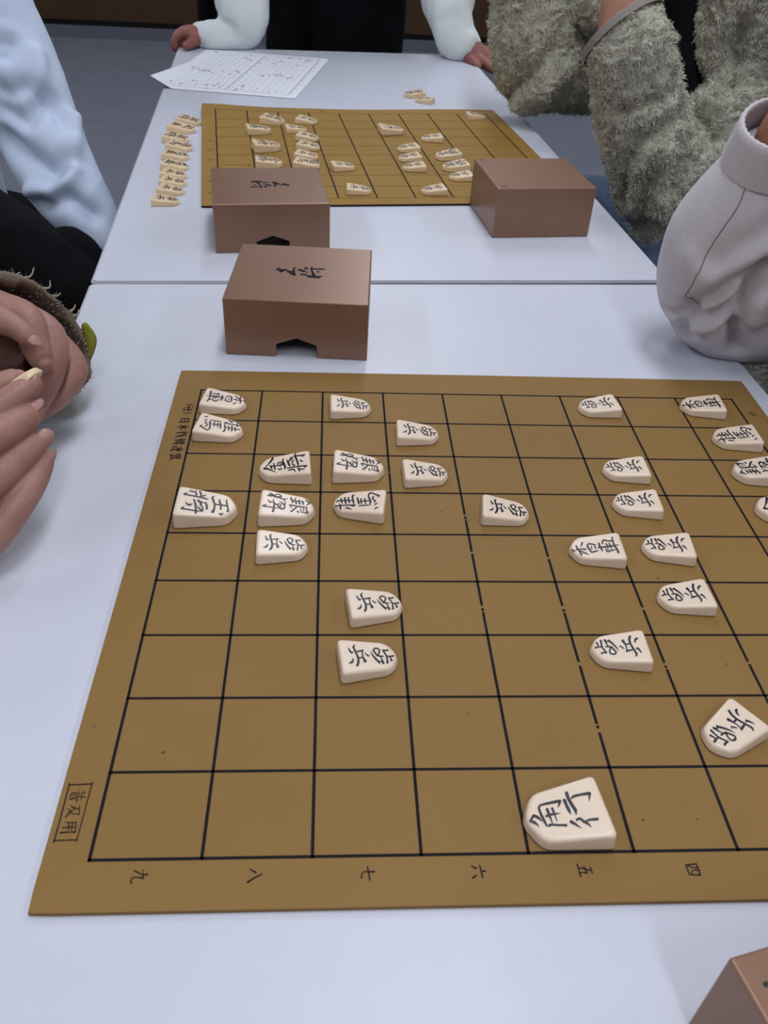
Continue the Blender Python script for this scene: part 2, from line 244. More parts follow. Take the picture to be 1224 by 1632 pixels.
# ------------------------------------------------------------------ lettering
GL = {
'角':'762 -39 767 -43 762 -31 774 -41 784 3 799 -11 815 29 825 17 822 30 826 24|821 14 826 21 813 13 825 29 769 38 791 59 745 103 750 106 745 105 748 107|772 -41 780 -32 761 -42 778 -21 716 -4 737 15 697 55 701 58 697 57 699 58|686 -109 696 -107 680 -101 702 -98 679 -37 703 -31 668 45 692 52 665 112 679 116 668 118 675 120|702 -75 695 -73 704 -83 688 -78 689 -123 675 -109 653 -140 653 -118 567 -146 570 -118 459 -147 466 -117 446 -133 460 -115 445 -123 451 -115|445 -139 455 -144 445 -126 467 -139 468 -93 485 -103 497 -61 501 -64 499 -60 501 -61|655 2 655 12 647 -6 647 17 591 -15 593 11 536 -9 539 8 489 6 490 9 488 7 489 8|608 -83 620 -81 600 -75 627 -70 600 -13 623 -9 602 81 614 83 605 86 610 87|556 -80 566 -78 549 -73 572 -68 548 -11 566 -8 553 82 561 83 555 85 559 85|662 109 662 121 654 100 652 127 614 94 620 119 564 113 573 135 506 126 514 148 475 132 487 160 470 143 475 155|404 -148 418 -145 395 -138 426 -132 394 -76 422 -69 387 -14 416 -7 393 31 403 34 395 36 400 37|354 -225 368 -223 346 -214 377 -210 348 -154 379 -147 337 -66 368 -55 322 0 353 7 342 54 350 54 344 57 348 57|339 -129 336 -125 337 -135 330 -125 309 -165 307 -137 225 -169 229 -143 131 -167 140 -136 120 -153 134 -135 119 -144 125 -136|122 -157 132 -161 120 -146 142 -154 143 -105 159 -111 169 -63 172 -65 170 -62 172 -63|427 102 437 112 414 102 437 126 379 145 398 163 342 209 345 212 342 211 343 212|370 107 369 119 361 97 360 124 319 92 333 115 285 135 306 154 254 174 271 188 240 222 243 224 240 224 242 225|284 144 284 152 278 137 277 156 237 126 240 149 182 129 189 156 149 133 156 160 142 141 145 154',
'玉':'549 188 546 193 549 182 543 192 535 141 505 147 554 84 530 65 582 -3 557 -12 589 -110 562 -105 583 -194 546 -170 563 -215 546 -196 554 -218 547 -210|632 132 625 133 637 123 621 124 642 85 618 73 669 2 645 -9 678 -104 655 -107 673 -118 662 -120|736 149 732 151 737 144 729 148 737 109 716 106 757 22 735 10 783 -77 760 -84 786 -136 751 -128 775 -154 759 -150|563 -1 564 -14 569 7 570 -22 652 12 653 -20 750 7 751 -26 757 -3 757 -17|656 -186 654 -190 660 -187 655 -195 677 -194 669 -238 688 -195 701 -228 715 -173 718 -179 717 -173 718 -175|470 104 469 110 468 100 466 112 438 77 437 110 365 94 365 127 258 109 257 139 160 116 159 148 115 119 114 155 107 130 107 146|101 141 106 126 104 155 116 123 128 172 138 149 158 195 161 189 160 194 161 192|270 276 266 277 272 270 264 273 274 234 255 227 297 173 275 163 297 126 279 127 292 116 284 116|170 238 171 228 175 245 176 222 211 250 211 217 243 234 244 208 263 237 266 224 266 234 268 229|317 265 310 253 326 263 313 237 352 228 331 207 364 170 341 165 361 129 346 131 357 121 350 121|355 150 356 140 358 158 362 135 394 173 403 146 422 202 426 194 425 202 427 199|457 29 455 31 458 24 452 29 456 -4 436 -5 475 -54 449 -65 487 -135 463 -143 483 -152 472 -155|455 -8 454 0 451 -13 450 6 396 -13 398 12 320 16 324 53 313 30 315 47|318 50 313 35 328 50 316 19 369 2 358 -24 396 -36 389 -54 398 -46 395 -54|397 -50 397 -42 392 -55 393 -36 365 -36 352 -40 404 -74 396 -95 406 -85 402 -94|335 -96 333 -100 339 -96 334 -106 380 -136 367 -165 417 -176 413 -222 414 -169 433 -168 401 -115 413 -100 369 -78 374 -65 368 -71 370 -65|264 57 256 50 272 52 256 36 302 -15 280 -31 332 -129 306 -138 350 -256 320 -261 344 -275 330 -277|406 -207 405 -201 403 -211 402 -198 340 -225 338 -200 252 -219 251 -191 166 -216 164 -188 128 -220 125 -186 120 -211 118 -195|114 -201 119 -213 115 -188 128 -214 140 -159 155 -181 154 -134 159 -139 156 -132 159 -134|159 -32 156 -36 162 -33 157 -41 191 -66 181 -98 216 -72 220 -116 241 -65 252 -89 260 -42 263 -46 262 -42 263 -44',
'桂':'742 26 739 31 742 20 735 30 731 -17 721 14 672 -25 669 -1 591 -25 588 2 503 -27 500 -6 498 -22 497 -12|679 -78 687 -76 672 -69 690 -65 662 -31 682 -23 643 38 661 47 645 52 653 56|624 -99 634 -98 616 -88 637 -84 604 -29 627 -22 584 60 602 67 586 73 595 76|570 -98 579 -95 563 -88 582 -82 549 -28 569 -21 533 42 550 48 535 53 543 56|486 -151 490 -159 487 -142 496 -160 500 -116 526 -132 495 -52 516 -48 475 12 497 22 466 56 486 63 468 70 477 73|752 120 750 129 749 114 744 134 674 96 670 123 562 90 559 117 475 85 471 115 448 93 447 108 445 97 444 104|443 105 446 95 445 114 452 92 474 136 483 108 504 140 506 135 506 139 506 137|687 55 693 59 680 61 694 70 658 115 680 122 645 187 667 191 649 202 659 203|599 172 599 177 597 169 596 181 553 161 552 190 518 175 520 203 491 202 492 210 490 206 490 209|574 140 576 146 570 139 574 154 542 163 548 183 539 173 541 182|433 -89 443 -86 425 -79 445 -72 409 -13 431 -4 388 77 405 84 390 89 398 92|378 -65 386 -64 372 -55 390 -54 362 4 382 7 352 73 367 76 354 83 362 84|322 -65 330 -63 315 -55 333 -51 303 4 322 9 290 76 305 81 292 86 299 88|422 17 420 25 419 12 416 30 372 1 368 24 301 -11 297 12 252 -13 250 8 247 -8 246 2|238 77 227 79 246 61 220 67 245 18 221 12 266 -53 246 -64 286 -127 264 -125 271 -192 255 -167 237 -210 236 -180 183 -179 187 -150 110 -137 115 -103 104 -123 106 -108|105 -121 111 -132 106 -108 119 -132 143 -69 147 -75 145 -69 147 -72|182 -113 184 -118 182 -108 187 -118 196 -80 213 -102 199 -61 217 -54 183 -36 194 -12 146 12 170 8 185 47 189 37 188 47 190 42|409 125 408 128 407 122 405 130 362 102 357 128 282 96 279 119 219 93 217 108 215 97 214 104|115 67 116 63 116 70 118 62 143 88 153 64 166 116 172 108 169 117 172 113|99 156 101 152 100 159 103 151 126 188 137 160 154 209 160 197 158 209 161 203',
'銀':'131 230 129 225 134 231 131 220 181 209 172 178 233 163 227 124 285 171 290 127 309 182 328 171 298 195 302 218 252 198 248 221 207 151 200 179 148 132 147 160 107 151 121 154 143 187 146 167 189 190 190 175 193 186 193 180|258 159 256 147 265 164 260 137 324 137 321 107 372 128 374 97 411 143 413 135 414 142 415 138|214 -227 226 -231 208 -210 235 -218 215 -151 243 -156 219 -76 242 -71 206 13 225 22 201 81 211 85 203 89 207 90|302 -121 302 -116 299 -124 299 -113 242 -129 243 -106 169 -126 169 -100 96 -130 96 -100 66 -124 68 -92 60 -113 61 -99|60 -103 63 -114 64 -93 70 -118 101 -68 109 -92 126 -50 128 -55 128 -50 129 -52|130 54 126 48 135 53 127 40 160 27 149 -4 174 20 177 -15 201 27 204 16 204 26 206 21|226 -4 223 -15 233 -1 227 -25 274 -27 264 -55 306 -68 304 -100 318 -47 335 -46 302 -23 305 1 288 -37 274 -34 303 -75 291 -97 342 -104 339 -142 367 -89 384 -116 376 -58 393 -50 355 -24 367 0 318 17 324 36 298 35 301 49 296 41 297 48|302 48 301 43 305 49 302 38 351 19 344 -9 376 9 387 -25 380 36 392 45 355 77 362 88 355 83 357 88|473 184 468 190 473 175 463 188 469 163 445 154 486 125 466 104 503 70 481 52 500 52 491 44|535 186 529 190 536 177 524 184 530 138 510 137 542 100 521 84 557 47 537 30 555 31 546 24|585 159 579 160 589 151 575 151 590 107 571 99 607 50 586 35 604 34 595 27|636 144 629 142 640 136 625 133 644 99 626 89 659 55 641 39 657 40 649 33|480 114 480 105 485 120 484 99 539 120 538 95 598 118 596 94 652 107 651 88 656 101 655 93|667 168 665 162 671 169 666 156 709 143 699 116 749 114 737 79 753 98 748 82|751 98 746 109 748 84 738 109 720 53 710 74 686 13 683 20 684 13 682 16|441 -1 440 -14 447 8 447 -22 497 9 495 -21 563 -4 562 -34 629 1 628 -32 716 -14 715 -29 719 -18 718 -25|455 0 448 -7 463 -4 448 -20 476 -42 464 -56 493 -89 490 -94 493 -92 492 -94|697 -29 693 -31 700 -33 691 -37 712 -73 692 -88 733 -133 710 -153 730 -151 720 -160|727 -157 729 -144 720 -164 723 -135 684 -157 686 -131 618 -144 619 -126 615 -139 615 -131|616 -53 612 -55 619 -57 610 -61 628 -101 614 -107 625 -111 619 -114|661 -38 657 -37 663 -43 654 -42 664 -75 649 -78 669 -101 655 -109 667 -111 660 -114|466 -162 470 -173 468 -149 478 -174 497 -116 511 -142 533 -50 548 -72 564 -16 570 -27 568 -16 571 -21|564 -110 561 -115 568 -111 561 -121 587 -127 569 -152 594 -152 581 -168 594 -164 588 -171',
'金':'583 -209 593 -224 582 -188 605 -220 619 -104 639 -136 678 -16 688 -34 732 53 739 39 737 52 739 46|748 41 748 60 740 32 740 73 690 44 694 83 619 103 626 132 544 200 546 205 544 203 544 205|634 -23 643 -16 624 -13 645 1 603 63 624 77 605 80 614 87|584 -71 589 -70 580 -64 592 -63 567 12 588 17 551 109 572 115 555 124 564 126|643 3 643 12 639 -2 639 18 570 3 568 31 483 1 480 28 430 -6 428 15 425 -1 424 8|535 -18 531 -10 534 -29 524 -10 510 -67 503 -37 468 -67 475 -36 442 -4 459 -13 480 45 484 15 527 16 524 -7 531 7 529 -3|426 -147 431 -152 424 -136 437 -147 430 -90 456 -91 411 -15 437 -4 394 85 423 85 407 147 421 141 412 153 418 150|521 95 523 104 515 95 521 114 492 116 492 150 463 113 451 124 482 81 475 71 482 74 479 69|373 -109 379 -105 367 -101 381 -94 345 -31 371 -18 326 61 350 73 330 79 340 84|368 -23 363 -16 368 -34 357 -17 338 -106 322 -83 317 -163 305 -126 284 -148 285 -128 280 -142 281 -132|280 -141 285 -147 279 -132 290 -144 301 -71 316 -62 270 -83 268 -62 265 -78 264 -68|310 -31 308 -22 307 -38 304 -17 262 -39 277 -38 295 19 309 19 257 52 271 86 253 71 260 87|232 -253 240 -256 228 -240 246 -247 230 -169 258 -165 209 -58 233 -48 191 65 214 72 196 81 206 84|287 -181 287 -173 284 -185 283 -168 213 -191 212 -160 143 -190 141 -158 93 -190 92 -172 90 -185 89 -178|90 -182 95 -193 92 -170 102 -194 115 -140 126 -166 137 -123 141 -130 139 -123 141 -126|178 -57 181 -51 174 -57 180 -44 150 -38 161 -7 129 -9 135 12 126 1 129 10|380 118 379 129 375 111 373 135 310 101 308 131 222 99 221 129 135 101 134 131 69 111 69 128 66 116 66 124|66 122 71 110 69 135 78 108 96 163 106 136 122 174 125 166 124 173 125 170|367 186 366 194 364 179 361 199 320 157 318 190 275 169 276 199 270 178 270 192|275 159 280 163 270 164 281 173 248 230 263 242 249 243 256 248|214 136 219 141 208 141 220 151 188 189 208 200 180 237 202 245 184 253 194 256|206 173 206 181 201 169 203 188 153 182 156 212 112 210 113 220 110 213 110 218',
'香':'756 26 760 33 751 24 759 40 726 39 740 68 707 66 714 79 706 72 709 78|673 -53 682 -48 667 -46 686 -35 657 7 682 26 636 76 660 95 621 154 644 171 625 170 636 177|565 -111 573 -116 564 -97 583 -108 582 -50 600 -63 613 -3 618 -7 616 -1 618 -3|707 58 707 63 704 54 704 66 657 34 659 60 586 27 590 54 544 37 547 52 541 42 543 48|547 48 550 38 552 59 557 36 584 78 587 65 588 77 589 71|634 67 638 74 629 66 637 81 595 97 608 123 558 129 570 152 531 174 534 179 531 176 532 178|504 -66 508 -68 503 -60 512 -64 507 -26 531 -19 497 30 522 48 481 109 500 124 484 122 493 129|522 -40 520 -31 519 -50 513 -30 488 -79 491 -47 436 -63 445 -34 390 -36 394 -25 389 -32 390 -27|493 122 494 132 488 114 488 136 446 95 447 129 392 87 392 107 387 91 387 100|462 -13 470 -11 459 -6 474 -2 463 57 478 60 467 66 474 68|413 -23 421 -20 408 -16 426 -9 408 47 426 54 413 58 421 61|345 -78 357 -73 337 -69 363 -57 334 0 361 16 325 68 347 84 323 109 333 116 325 115 329 119|384 25 386 39 376 17 381 46 306 11 311 44 236 4 240 39 147 -5 151 25 73 -5 74 1 72 -3 72 0|308 -35 302 -33 310 -44 295 -40 295 -110 277 -93 257 -139 263 -106 209 -112 216 -85 154 -109 159 -82 149 -101 152 -89|129 -185 137 -185 126 -176 144 -175 133 -111 157 -104 132 -5 154 7 112 88 139 105 107 163 133 177 114 179 125 185|280 54 285 58 275 57 287 65 261 106 281 125 259 115 263 144 205 94 206 123 155 90 157 110 151 95 152 104|247 -56 256 -50 240 -50 260 -37 234 1 252 8 242 86 254 89 246 93 251 94|203 -55 212 -50 197 -49 217 -38 194 3 211 14 189 61 203 70 192 70 198 74',
'歩':'136 128 133 126 139 126 131 121 157 87 139 72 174 55 162 27 186 62 190 49 191 61 193 55|228 178 226 181 228 173 222 180 213 142 189 143 221 90 199 78 237 17 214 6 247 -53 222 -58 239 -125 212 -118 215 -174 194 -162 205 -181 196 -176|113 -118 113 -126 118 -111 119 -130 142 -98 154 -125 159 -75 178 -82 167 -46 175 -45 170 -42 173 -41|220 63 220 54 225 69 225 50 270 82 269 56 302 88 305 59 315 94 321 82 320 94 323 89|306 75 301 75 309 68 296 69 303 22 288 19 308 -33 289 -42 331 -89 298 -110 326 -108 311 -118|227 -37 227 -47 234 -31 232 -52 271 -26 268 -48 303 -29 301 -46 307 -34 306 -41|327 43 325 40 330 43 325 36 355 18 342 2 369 -4 365 -24 385 10 388 6 387 10 388 8|405 65 402 64 406 64 402 61 428 6 412 -6 463 -57 444 -78 499 -108 478 -133 499 -123 489 -134|488 -104 488 -109 491 -101 491 -111 518 -92 509 -112 545 -120 523 -145 544 -135 535 -146|515 -28 509 -31 520 -31 507 -39 533 -73 516 -83 545 -122 524 -133 541 -134 532 -139|552 -23 554 -15 547 -28 550 -10 502 -27 509 -4 472 -11 485 9 446 30 464 46 431 86 451 88 462 123 463 99 508 116 497 96 525 73 505 70 503 13 489 24 475 -19 465 -2 467 -20 462 -12|629 82 628 94 622 72 620 99 592 64 595 88 551 70 556 92 547 77 549 87|558 84 551 79 564 82 550 70 581 44 564 30 599 -12 579 -21 597 -77 576 -80 595 -127 569 -130 587 -139 575 -141|585 -11 583 -20 592 -7 587 -26 630 -11 627 -32 675 2 674 -27 683 -4 683 -18|630 -20 625 -23 634 -24 622 -29 643 -55 624 -65 652 -89 629 -102 648 -102 637 -108',
'lid':'-523 64 -518 43 -520 82 -509 36 -476 159 -473 36 -415 108 -417 -66 -383 101 -364 -21 -310 109 -310 42 -267 50 -271 -57 -207 42 -199 -32 -176 53 -166 -8 -165 41 -161 13|-255 4 -259 -34 -240 14 -249 -70 -177 -28 -189 -151 -133 -86 -136 -192 -97 -118 -94 -161 -90 -130 -89 -149|-136 205 -140 223 -139 188 -148 229 -155 163 -193 189 -132 31 -171 18 -117 -135 -151 -142 -123 -167 -139 -170|-97 134 -97 115 -91 143 -91 100 -31 149 -35 41 25 99 29 -6 65 100 73 59 73 93 76 74|24 215 27 187 32 233 37 170 70 262 70 150 108 200 104 147 115 179 113 155|68 24 67 2 75 35 74 -14 98 30 101 -31 117 23 121 -8 123 16 124 2|-30 -98 -28 -125 -23 -81 -19 -142 39 -76 41 -149 132 -118 132 -178 266 -156 269 -217 395 -130 401 -196 406 -146 409 -176|113 -207 114 -228 119 -194 122 -242 213 -190 216 -250 302 -190 304 -256 364 -211 365 -265 372 -227 372 -252|137 185 139 159 143 201 148 145 238 216 242 153 338 226 343 157 434 228 437 171 442 213 444 188|180 315 168 314 189 292 162 288 206 132 171 112 245 -17 202 -65 286 -138 225 -211 282 -214 255 -247|285 71 286 44 293 87 295 25 315 88 318 19 336 87 341 25 346 71 348 43',
'九':'532 -107 529 -107 535 -109 528 -110 550 -154 540 -154 558 -198 547 -198 555 -202 551 -202|557 -199 557 -191 552 -202 551 -186 498 -189 497 -179 465 -188 460 -179 447 -205 438 -199 447 -226 435 -227 458 -242 447 -248 458 -248 453 -251|453 -112 451 -118 458 -111 454 -123 503 -136 500 -146 546 -155 546 -166 586 -146 591 -163 592 -150 595 -158',
'八':'1560 -117 1559 -120 1564 -116 1560 -123 1596 -132 1590 -144 1628 -146 1620 -164 1632 -155 1628 -162|1547 -254 1552 -261 1549 -246 1560 -262 1601 -211 1609 -224 1680 -170 1685 -180 1684 -171 1687 -176',
'七':'2714 -113 2709 -114 2718 -117 2707 -119 2729 -181 2716 -183 2739 -254 2726 -256 2736 -260 2730 -261|2786 -174 2786 -167 2781 -178 2781 -162 2723 -176 2723 -163 2682 -174 2679 -163 2661 -189 2651 -185 2658 -234 2645 -233 2654 -239 2648 -238',
'六':'3742 -122 3739 -126 3747 -121 3740 -131 3770 -137 3762 -150 3797 -146 3789 -162 3800 -153 3797 -160|3736 -252 3740 -259 3739 -244 3749 -260 3781 -220 3787 -229 3786 -220 3789 -224|3829 -117 3823 -119 3833 -121 3821 -124 3841 -182 3828 -185 3848 -246 3834 -249 3844 -251 3838 -253|3831 -183 3830 -189 3835 -180 3834 -192 3876 -175 3874 -193 3881 -180 3881 -188',
'五':'4811 -123 4806 -124 4814 -126 4803 -129 4819 -187 4808 -190 4821 -255 4808 -258 4817 -260 4812 -262|4935 -154 4930 -156 4938 -156 4928 -160 4943 -190 4932 -194 4947 -225 4936 -229 4944 -230 4939 -232|4820 -164 4818 -168 4824 -162 4820 -172 4875 -172 4869 -183 4914 -188 4910 -200 4938 -182 4939 -192 4942 -184 4942 -188|4816 -216 4816 -221 4820 -213 4819 -223 4859 -211 4856 -221 4891 -219 4886 -230 4893 -223 4891 -228|4887 -229 4892 -227 4883 -227 4894 -222 4872 -185 4882 -181 4867 -152 4877 -149 4869 -148 4874 -146',
'四':'5917 -152 5911 -153 5920 -154 5908 -158 5922 -207 5910 -211 5921 -255 5909 -258 5918 -260 5913 -261|5912 -151 5910 -157 5917 -148 5913 -160 5974 -145 5972 -157 6025 -139 6022 -152 6028 -142 6027 -148|6026 -140 6020 -142 6029 -143 6017 -147 6031 -202 6019 -206 6034 -263 6020 -267 6030 -268 6024 -270|5913 -254 5911 -259 5918 -251 5913 -262 5976 -257 5971 -269 6029 -259 6025 -272 6032 -262 6030 -268|5936 -160 5933 -164 5941 -159 5933 -168 5976 -182 5971 -193 6029 -180 6026 -190 6032 -182 6031 -187|6037 -217 6038 -213 6032 -220 6036 -210 5971 -219 5971 -209 5949 -240 5939 -238 5955 -254 5945 -260 5954 -259 5949 -262',
'普及用':'-396 852 -395 847 -393 856 -390 844 -276 862 -273 849 -160 867 -157 854 -156 864 -154 858|-157 864 -161 865 -154 859 -164 862 -159 530 -169 533 -164 219 -173 222 -167 217 -171 218|-165 218 -166 223 -167 215 -170 226 -277 212 -280 223 -386 209 -389 220 -390 212 -391 217|-390 211 -385 210 -393 216 -381 213 -394 524 -382 520 -398 852 -386 848 -394 855 -389 854|-274 789 -277 790 -273 787 -278 788 -269 723 -277 725 -265 652 -277 655 -268 648 -273 650|-236 785 -238 786 -235 783 -239 784 -231 728 -237 730 -227 674 -235 675 -229 671 -232 672|-200 764 -203 768 -201 759 -207 769 -216 751 -221 759 -234 745 -238 752 -237 746 -239 749|-186 697 -186 703 -190 695 -190 707 -207 702 -207 710 -228 709 -228 716 -230 712 -230 715|-270 742 -269 739 -268 744 -266 737 -236 746 -234 739 -233 744 -232 741|-265 709 -264 706 -263 711 -261 704 -231 713 -228 706 -228 712 -227 708|-345 751 -344 747 -343 754 -341 745 -298 759 -295 750 -294 757 -293 753|-347 684 -345 678 -345 687 -340 675 -290 693 -287 685 -286 691 -285 687|-342 749 -346 750 -340 746 -348 748 -341 680 -349 683 -343 678 -347 679|-295 757 -298 758 -292 754 -300 755 -284 686 -291 687 -285 683 -289 683|-320 752 -323 752 -318 749 -324 750 -312 686 -319 687 -314 684 -317 684|-320 609 -321 606 -316 609 -319 602 -286 589 -288 578 -221 565 -222 556 -218 562 -218 558|-226 603 -231 603 -223 599 -233 599 -216 556 -225 557 -208 512 -218 516 -220 496 -223 506 -247 508 -248 516 -280 505 -278 514 -317 539 -312 545 -338 566 -331 572 -339 571 -335 574|-259 573 -261 576 -259 570 -264 576 -285 548 -293 556 -312 511 -323 521 -337 466 -344 471 -340 465 -343 468|-328 414 -327 411 -326 416 -324 408 -266 415 -264 406 -216 417 -214 407 -212 415 -211 410|-216 415 -220 416 -213 411 -222 413 -209 363 -217 364 -202 315 -212 319 -211 294 -221 301 -215 292 -219 295|-199 301 -201 306 -202 298 -205 309 -275 300 -278 310 -342 290 -347 306 -348 294 -351 301|-340 357 -339 352 -338 361 -334 349 -277 364 -274 355 -213 365 -211 357 -210 363 -209 359|-287 409 -291 409 -285 405 -293 406 -273 329 -283 331 -275 326 -279 327|-254 411 -257 411 -251 407 -259 408 -241 326 -250 328 -243 323 -247 324',
'連盟':'-214 8484 -213 8479 -213 8488 -211 8476 -148 8502 -147 8486 -71 8470 -71 8461 -69 8467 -69 8463|-215 8271 -210 8271 -220 8280 -207 8279 -232 8405 -222 8404 -230 8411 -225 8411|-216 8325 -215 8317 -213 8331 -210 8312 -85 8343 -82 8321 -80 8337 -79 8328|-153 8442 -158 8442 -149 8435 -160 8434 -128 8282 -141 8282 -130 8274 -136 8274|-129 8434 -131 8441 -130 8426 -136 8444 -176 8389 -182 8409 -181 8392 -184 8401|-90 8417 -91 8406 -85 8421 -86 8397 -74 8414 -75 8390 -69 8405 -70 8394|-116 8399 -119 8408 -118 8391 -125 8411 -157 8356 -163 8373 -161 8358 -164 8366|-221 8220 -221 8216 -220 8222 -219 8213 -155 8218 -153 8203 -78 8233 -76 8224 -76 8231 -75 8227|-227 8039 -226 8030 -224 8045 -221 8024 -99 8043 -96 8019 -94 8037 -93 8026|-236 7940 -234 7928 -232 7947 -228 7921 -88 7957 -85 7933 -83 7951 -81 7940|-96 8039 -101 8039 -92 8031 -103 8032 -82 7942 -93 7942 -84 7935 -89 7935|-153 8036 -157 8037 -150 8029 -159 8031 -145 7939 -154 7942 -147 7934 -151 7935|-221 8040 -225 8041 -218 8033 -228 8036 -215 7933 -224 7936 -217 7928 -222 7929|-250 7773 -249 7764 -247 7779 -244 7759 -160 7786 -157 7762 -63 7789 -60 7772 -59 7785 -58 7777|-130 7865 -135 7865 -126 7857 -137 7858 -108 7701 -120 7701 -110 7693 -116 7693|-123 7764 -122 7774 -128 7762 -126 7783 -194 7813 -193 7832 -212 7823 -212 7835 -214 7827 -214 7832|-124 7764 -128 7774 -126 7755 -133 7776 -169 7715 -177 7736 -197 7690 -204 7708 -202 7692 -205 7700|-248 7585 -246 7576 -246 7591 -241 7572 -173 7621 -169 7598 -75 7622 -73 7602 -71 7616 -70 7607|-243 7492 -241 7479 -239 7500 -234 7472 -158 7512 -154 7490 -119 7525 -114 7505 -114 7521 -112 7512|-136 7632 -140 7637 -135 7624 -143 7634 -148 7572 -158 7584 -152 7569 -157 7575|-75 7571 -77 7578 -77 7565 -81 7582 -126 7543 -131 7563 -131 7547 -133 7556|-63 7507 -62 7519 -69 7503 -67 7529 -107 7533 -105 7549 -110 7539 -109 7546|-168 7557 -173 7558 -165 7551 -175 7552 -156 7469 -168 7470 -158 7461 -164 7462|-113 7482 -109 7485 -117 7486 -108 7493 -139 7549 -132 7556 -139 7557 -136 7560|-92 7623 -95 7630 -94 7616 -99 7632 -125 7590 -130 7605 -129 7592 -132 7599|-246 7384 -245 7375 -243 7389 -241 7370 -155 7390 -151 7365 -71 7407 -67 7385 -66 7402 -64 7392|-126 7417 -131 7423 -124 7407 -136 7420 -144 7345 -153 7356 -148 7343 -152 7348|-224 7328 -223 7320 -221 7332 -219 7315 -78 7332 -75 7310 -73 7326 -71 7316|-197 7279 -196 7270 -194 7284 -191 7265 -72 7287 -69 7268 -67 7282 -66 7274|-156 7419 -161 7420 -152 7412 -163 7414 -147 7349 -158 7351 -149 7343 -154 7344|-108 7370 -112 7371 -104 7363 -115 7365 -96 7257 -108 7260 -99 7250 -104 7251|-195 7356 -200 7356 -191 7349 -202 7350 -181 7256 -193 7257 -183 7248 -189 7249|-243 7258 -240 7248 -241 7266 -234 7245 -209 7284 -204 7265 -204 7281 -202 7272|-232 7194 -238 7196 -228 7186 -241 7189 -226 7110 -236 7119 -248 7034 -260 7049 -253 7031 -259 7038|-253 7093 -250 7084 -250 7101 -245 7079 -185 7120 -181 7099 -69 7117 -66 7095 -64 7111 -63 7101|-170 7182 -175 7183 -167 7176 -177 7178 -157 7067 -170 7069 -160 7060 -166 7061|-104 7196 -109 7198 -101 7188 -112 7193 -103 7054 -113 7059 -106 7049 -110 7051|-152 7147 -157 7148 -148 7140 -159 7141 -139 7061 -153 7063 -142 7053 -148 7054|-132 7155 -138 7156 -127 7147 -141 7148 -118 7062 -133 7063 -121 7053 -128 7053|-231 7180 -229 7171 -228 7185 -225 7166 -173 7185 -171 7169 -169 7181 -168 7173|-166 6964 -165 6954 -163 6970 -160 6949 -90 6978 -87 6956 -85 6972 -84 6963|-171 6910 -170 6901 -169 6915 -166 6897 -83 6923 -80 6904 -78 6918 -77 6910|-153 6870 -152 6860 -149 6875 -147 6854 -75 6872 -73 6849 -70 6866 -69 6855|-87 6974 -92 6974 -83 6967 -94 6968 -70 6854 -82 6855 -73 6847 -78 6847|-120 6966 -124 6966 -117 6960 -126 6961 -108 6853 -118 6855 -110 6848 -115 6849|-153 6965 -157 6966 -150 6958 -159 6961 -144 6852 -155 6854 -147 6846 -152 6847|-247 6951 -247 6942 -244 6955 -243 6936 -199 6944 -197 6926 -194 6938 -194 6930|-250 6958 -254 6956 -246 6953 -255 6950 -215 6839 -226 6841 -235 6801 -244 6818 -240 6802 -244 6809|-230 6902 -229 6895 -227 6906 -225 6891 -187 6907 -185 6892 -184 6903 -183 6896|-225 6848 -224 6841 -223 6853 -220 6838 -176 6869 -171 6848 -171 6864 -169 6855|-190 6940 -194 6941 -187 6935 -196 6935 -178 6852 -187 6853 -180 6846 -184 6847',
}
GLY = {k: [np.array([float(x) for x in r.split()]).reshape(-1, 4) / 1000 for r in v.split('|')] for k, v in GL.items()}
def glyph_mesh(name, strips, zf, xf=lambda u, v: (u, v), scale=U, sub=3):
    mb = MB()
    for k, S in enumerate(strips):
        Q = catmull(S, sub); v = []
        for a in Q:
            for u, w_ in ((a[0], a[1]), (a[2], a[3])):
                x, y = xf(u, w_); v.append((x * scale, y * scale, (zf(u, w_) + 0.0012 + 0.00006 * k) * scale))
        mb.add(v, [(2 * i, 2 * i + 1, 2 * i + 3, 2 * i + 2) for i in range(len(Q) - 1)])
    return mb.mesh(name)
def stroke(pts, w):
    P = np.array(pts, float); d = np.gradient(P, axis=0); d /= np.linalg.norm(d, axis=1)[:, None]; n = np.stack([-d[:, 1], d[:, 0]], 1) * w / 2
    return np.hstack([P - n, P + n])
# rook lettering: first character drawn here, second one borrowed from the lance
hi = [s for s in ([(.76, .14), (.74, -.06), (.66, -.17), (.62, -.16)], [(.72, -.02), (.67, -.04)], [(.66, .16), (.6, .02)], [(.6, .19), (.58, -.02)], [(.74, .06), (.5, .06)], [(.68, .13), (.52, .17)], [(.6, -.08), (.5, -.13), (.5, -.2)], [(.55, -.04), (.5, -.08)])]
GLY['飛'] = [stroke(s, .03) for s in hi] + [s for s in GLY['香'] if s[:, 0].mean() < .36]

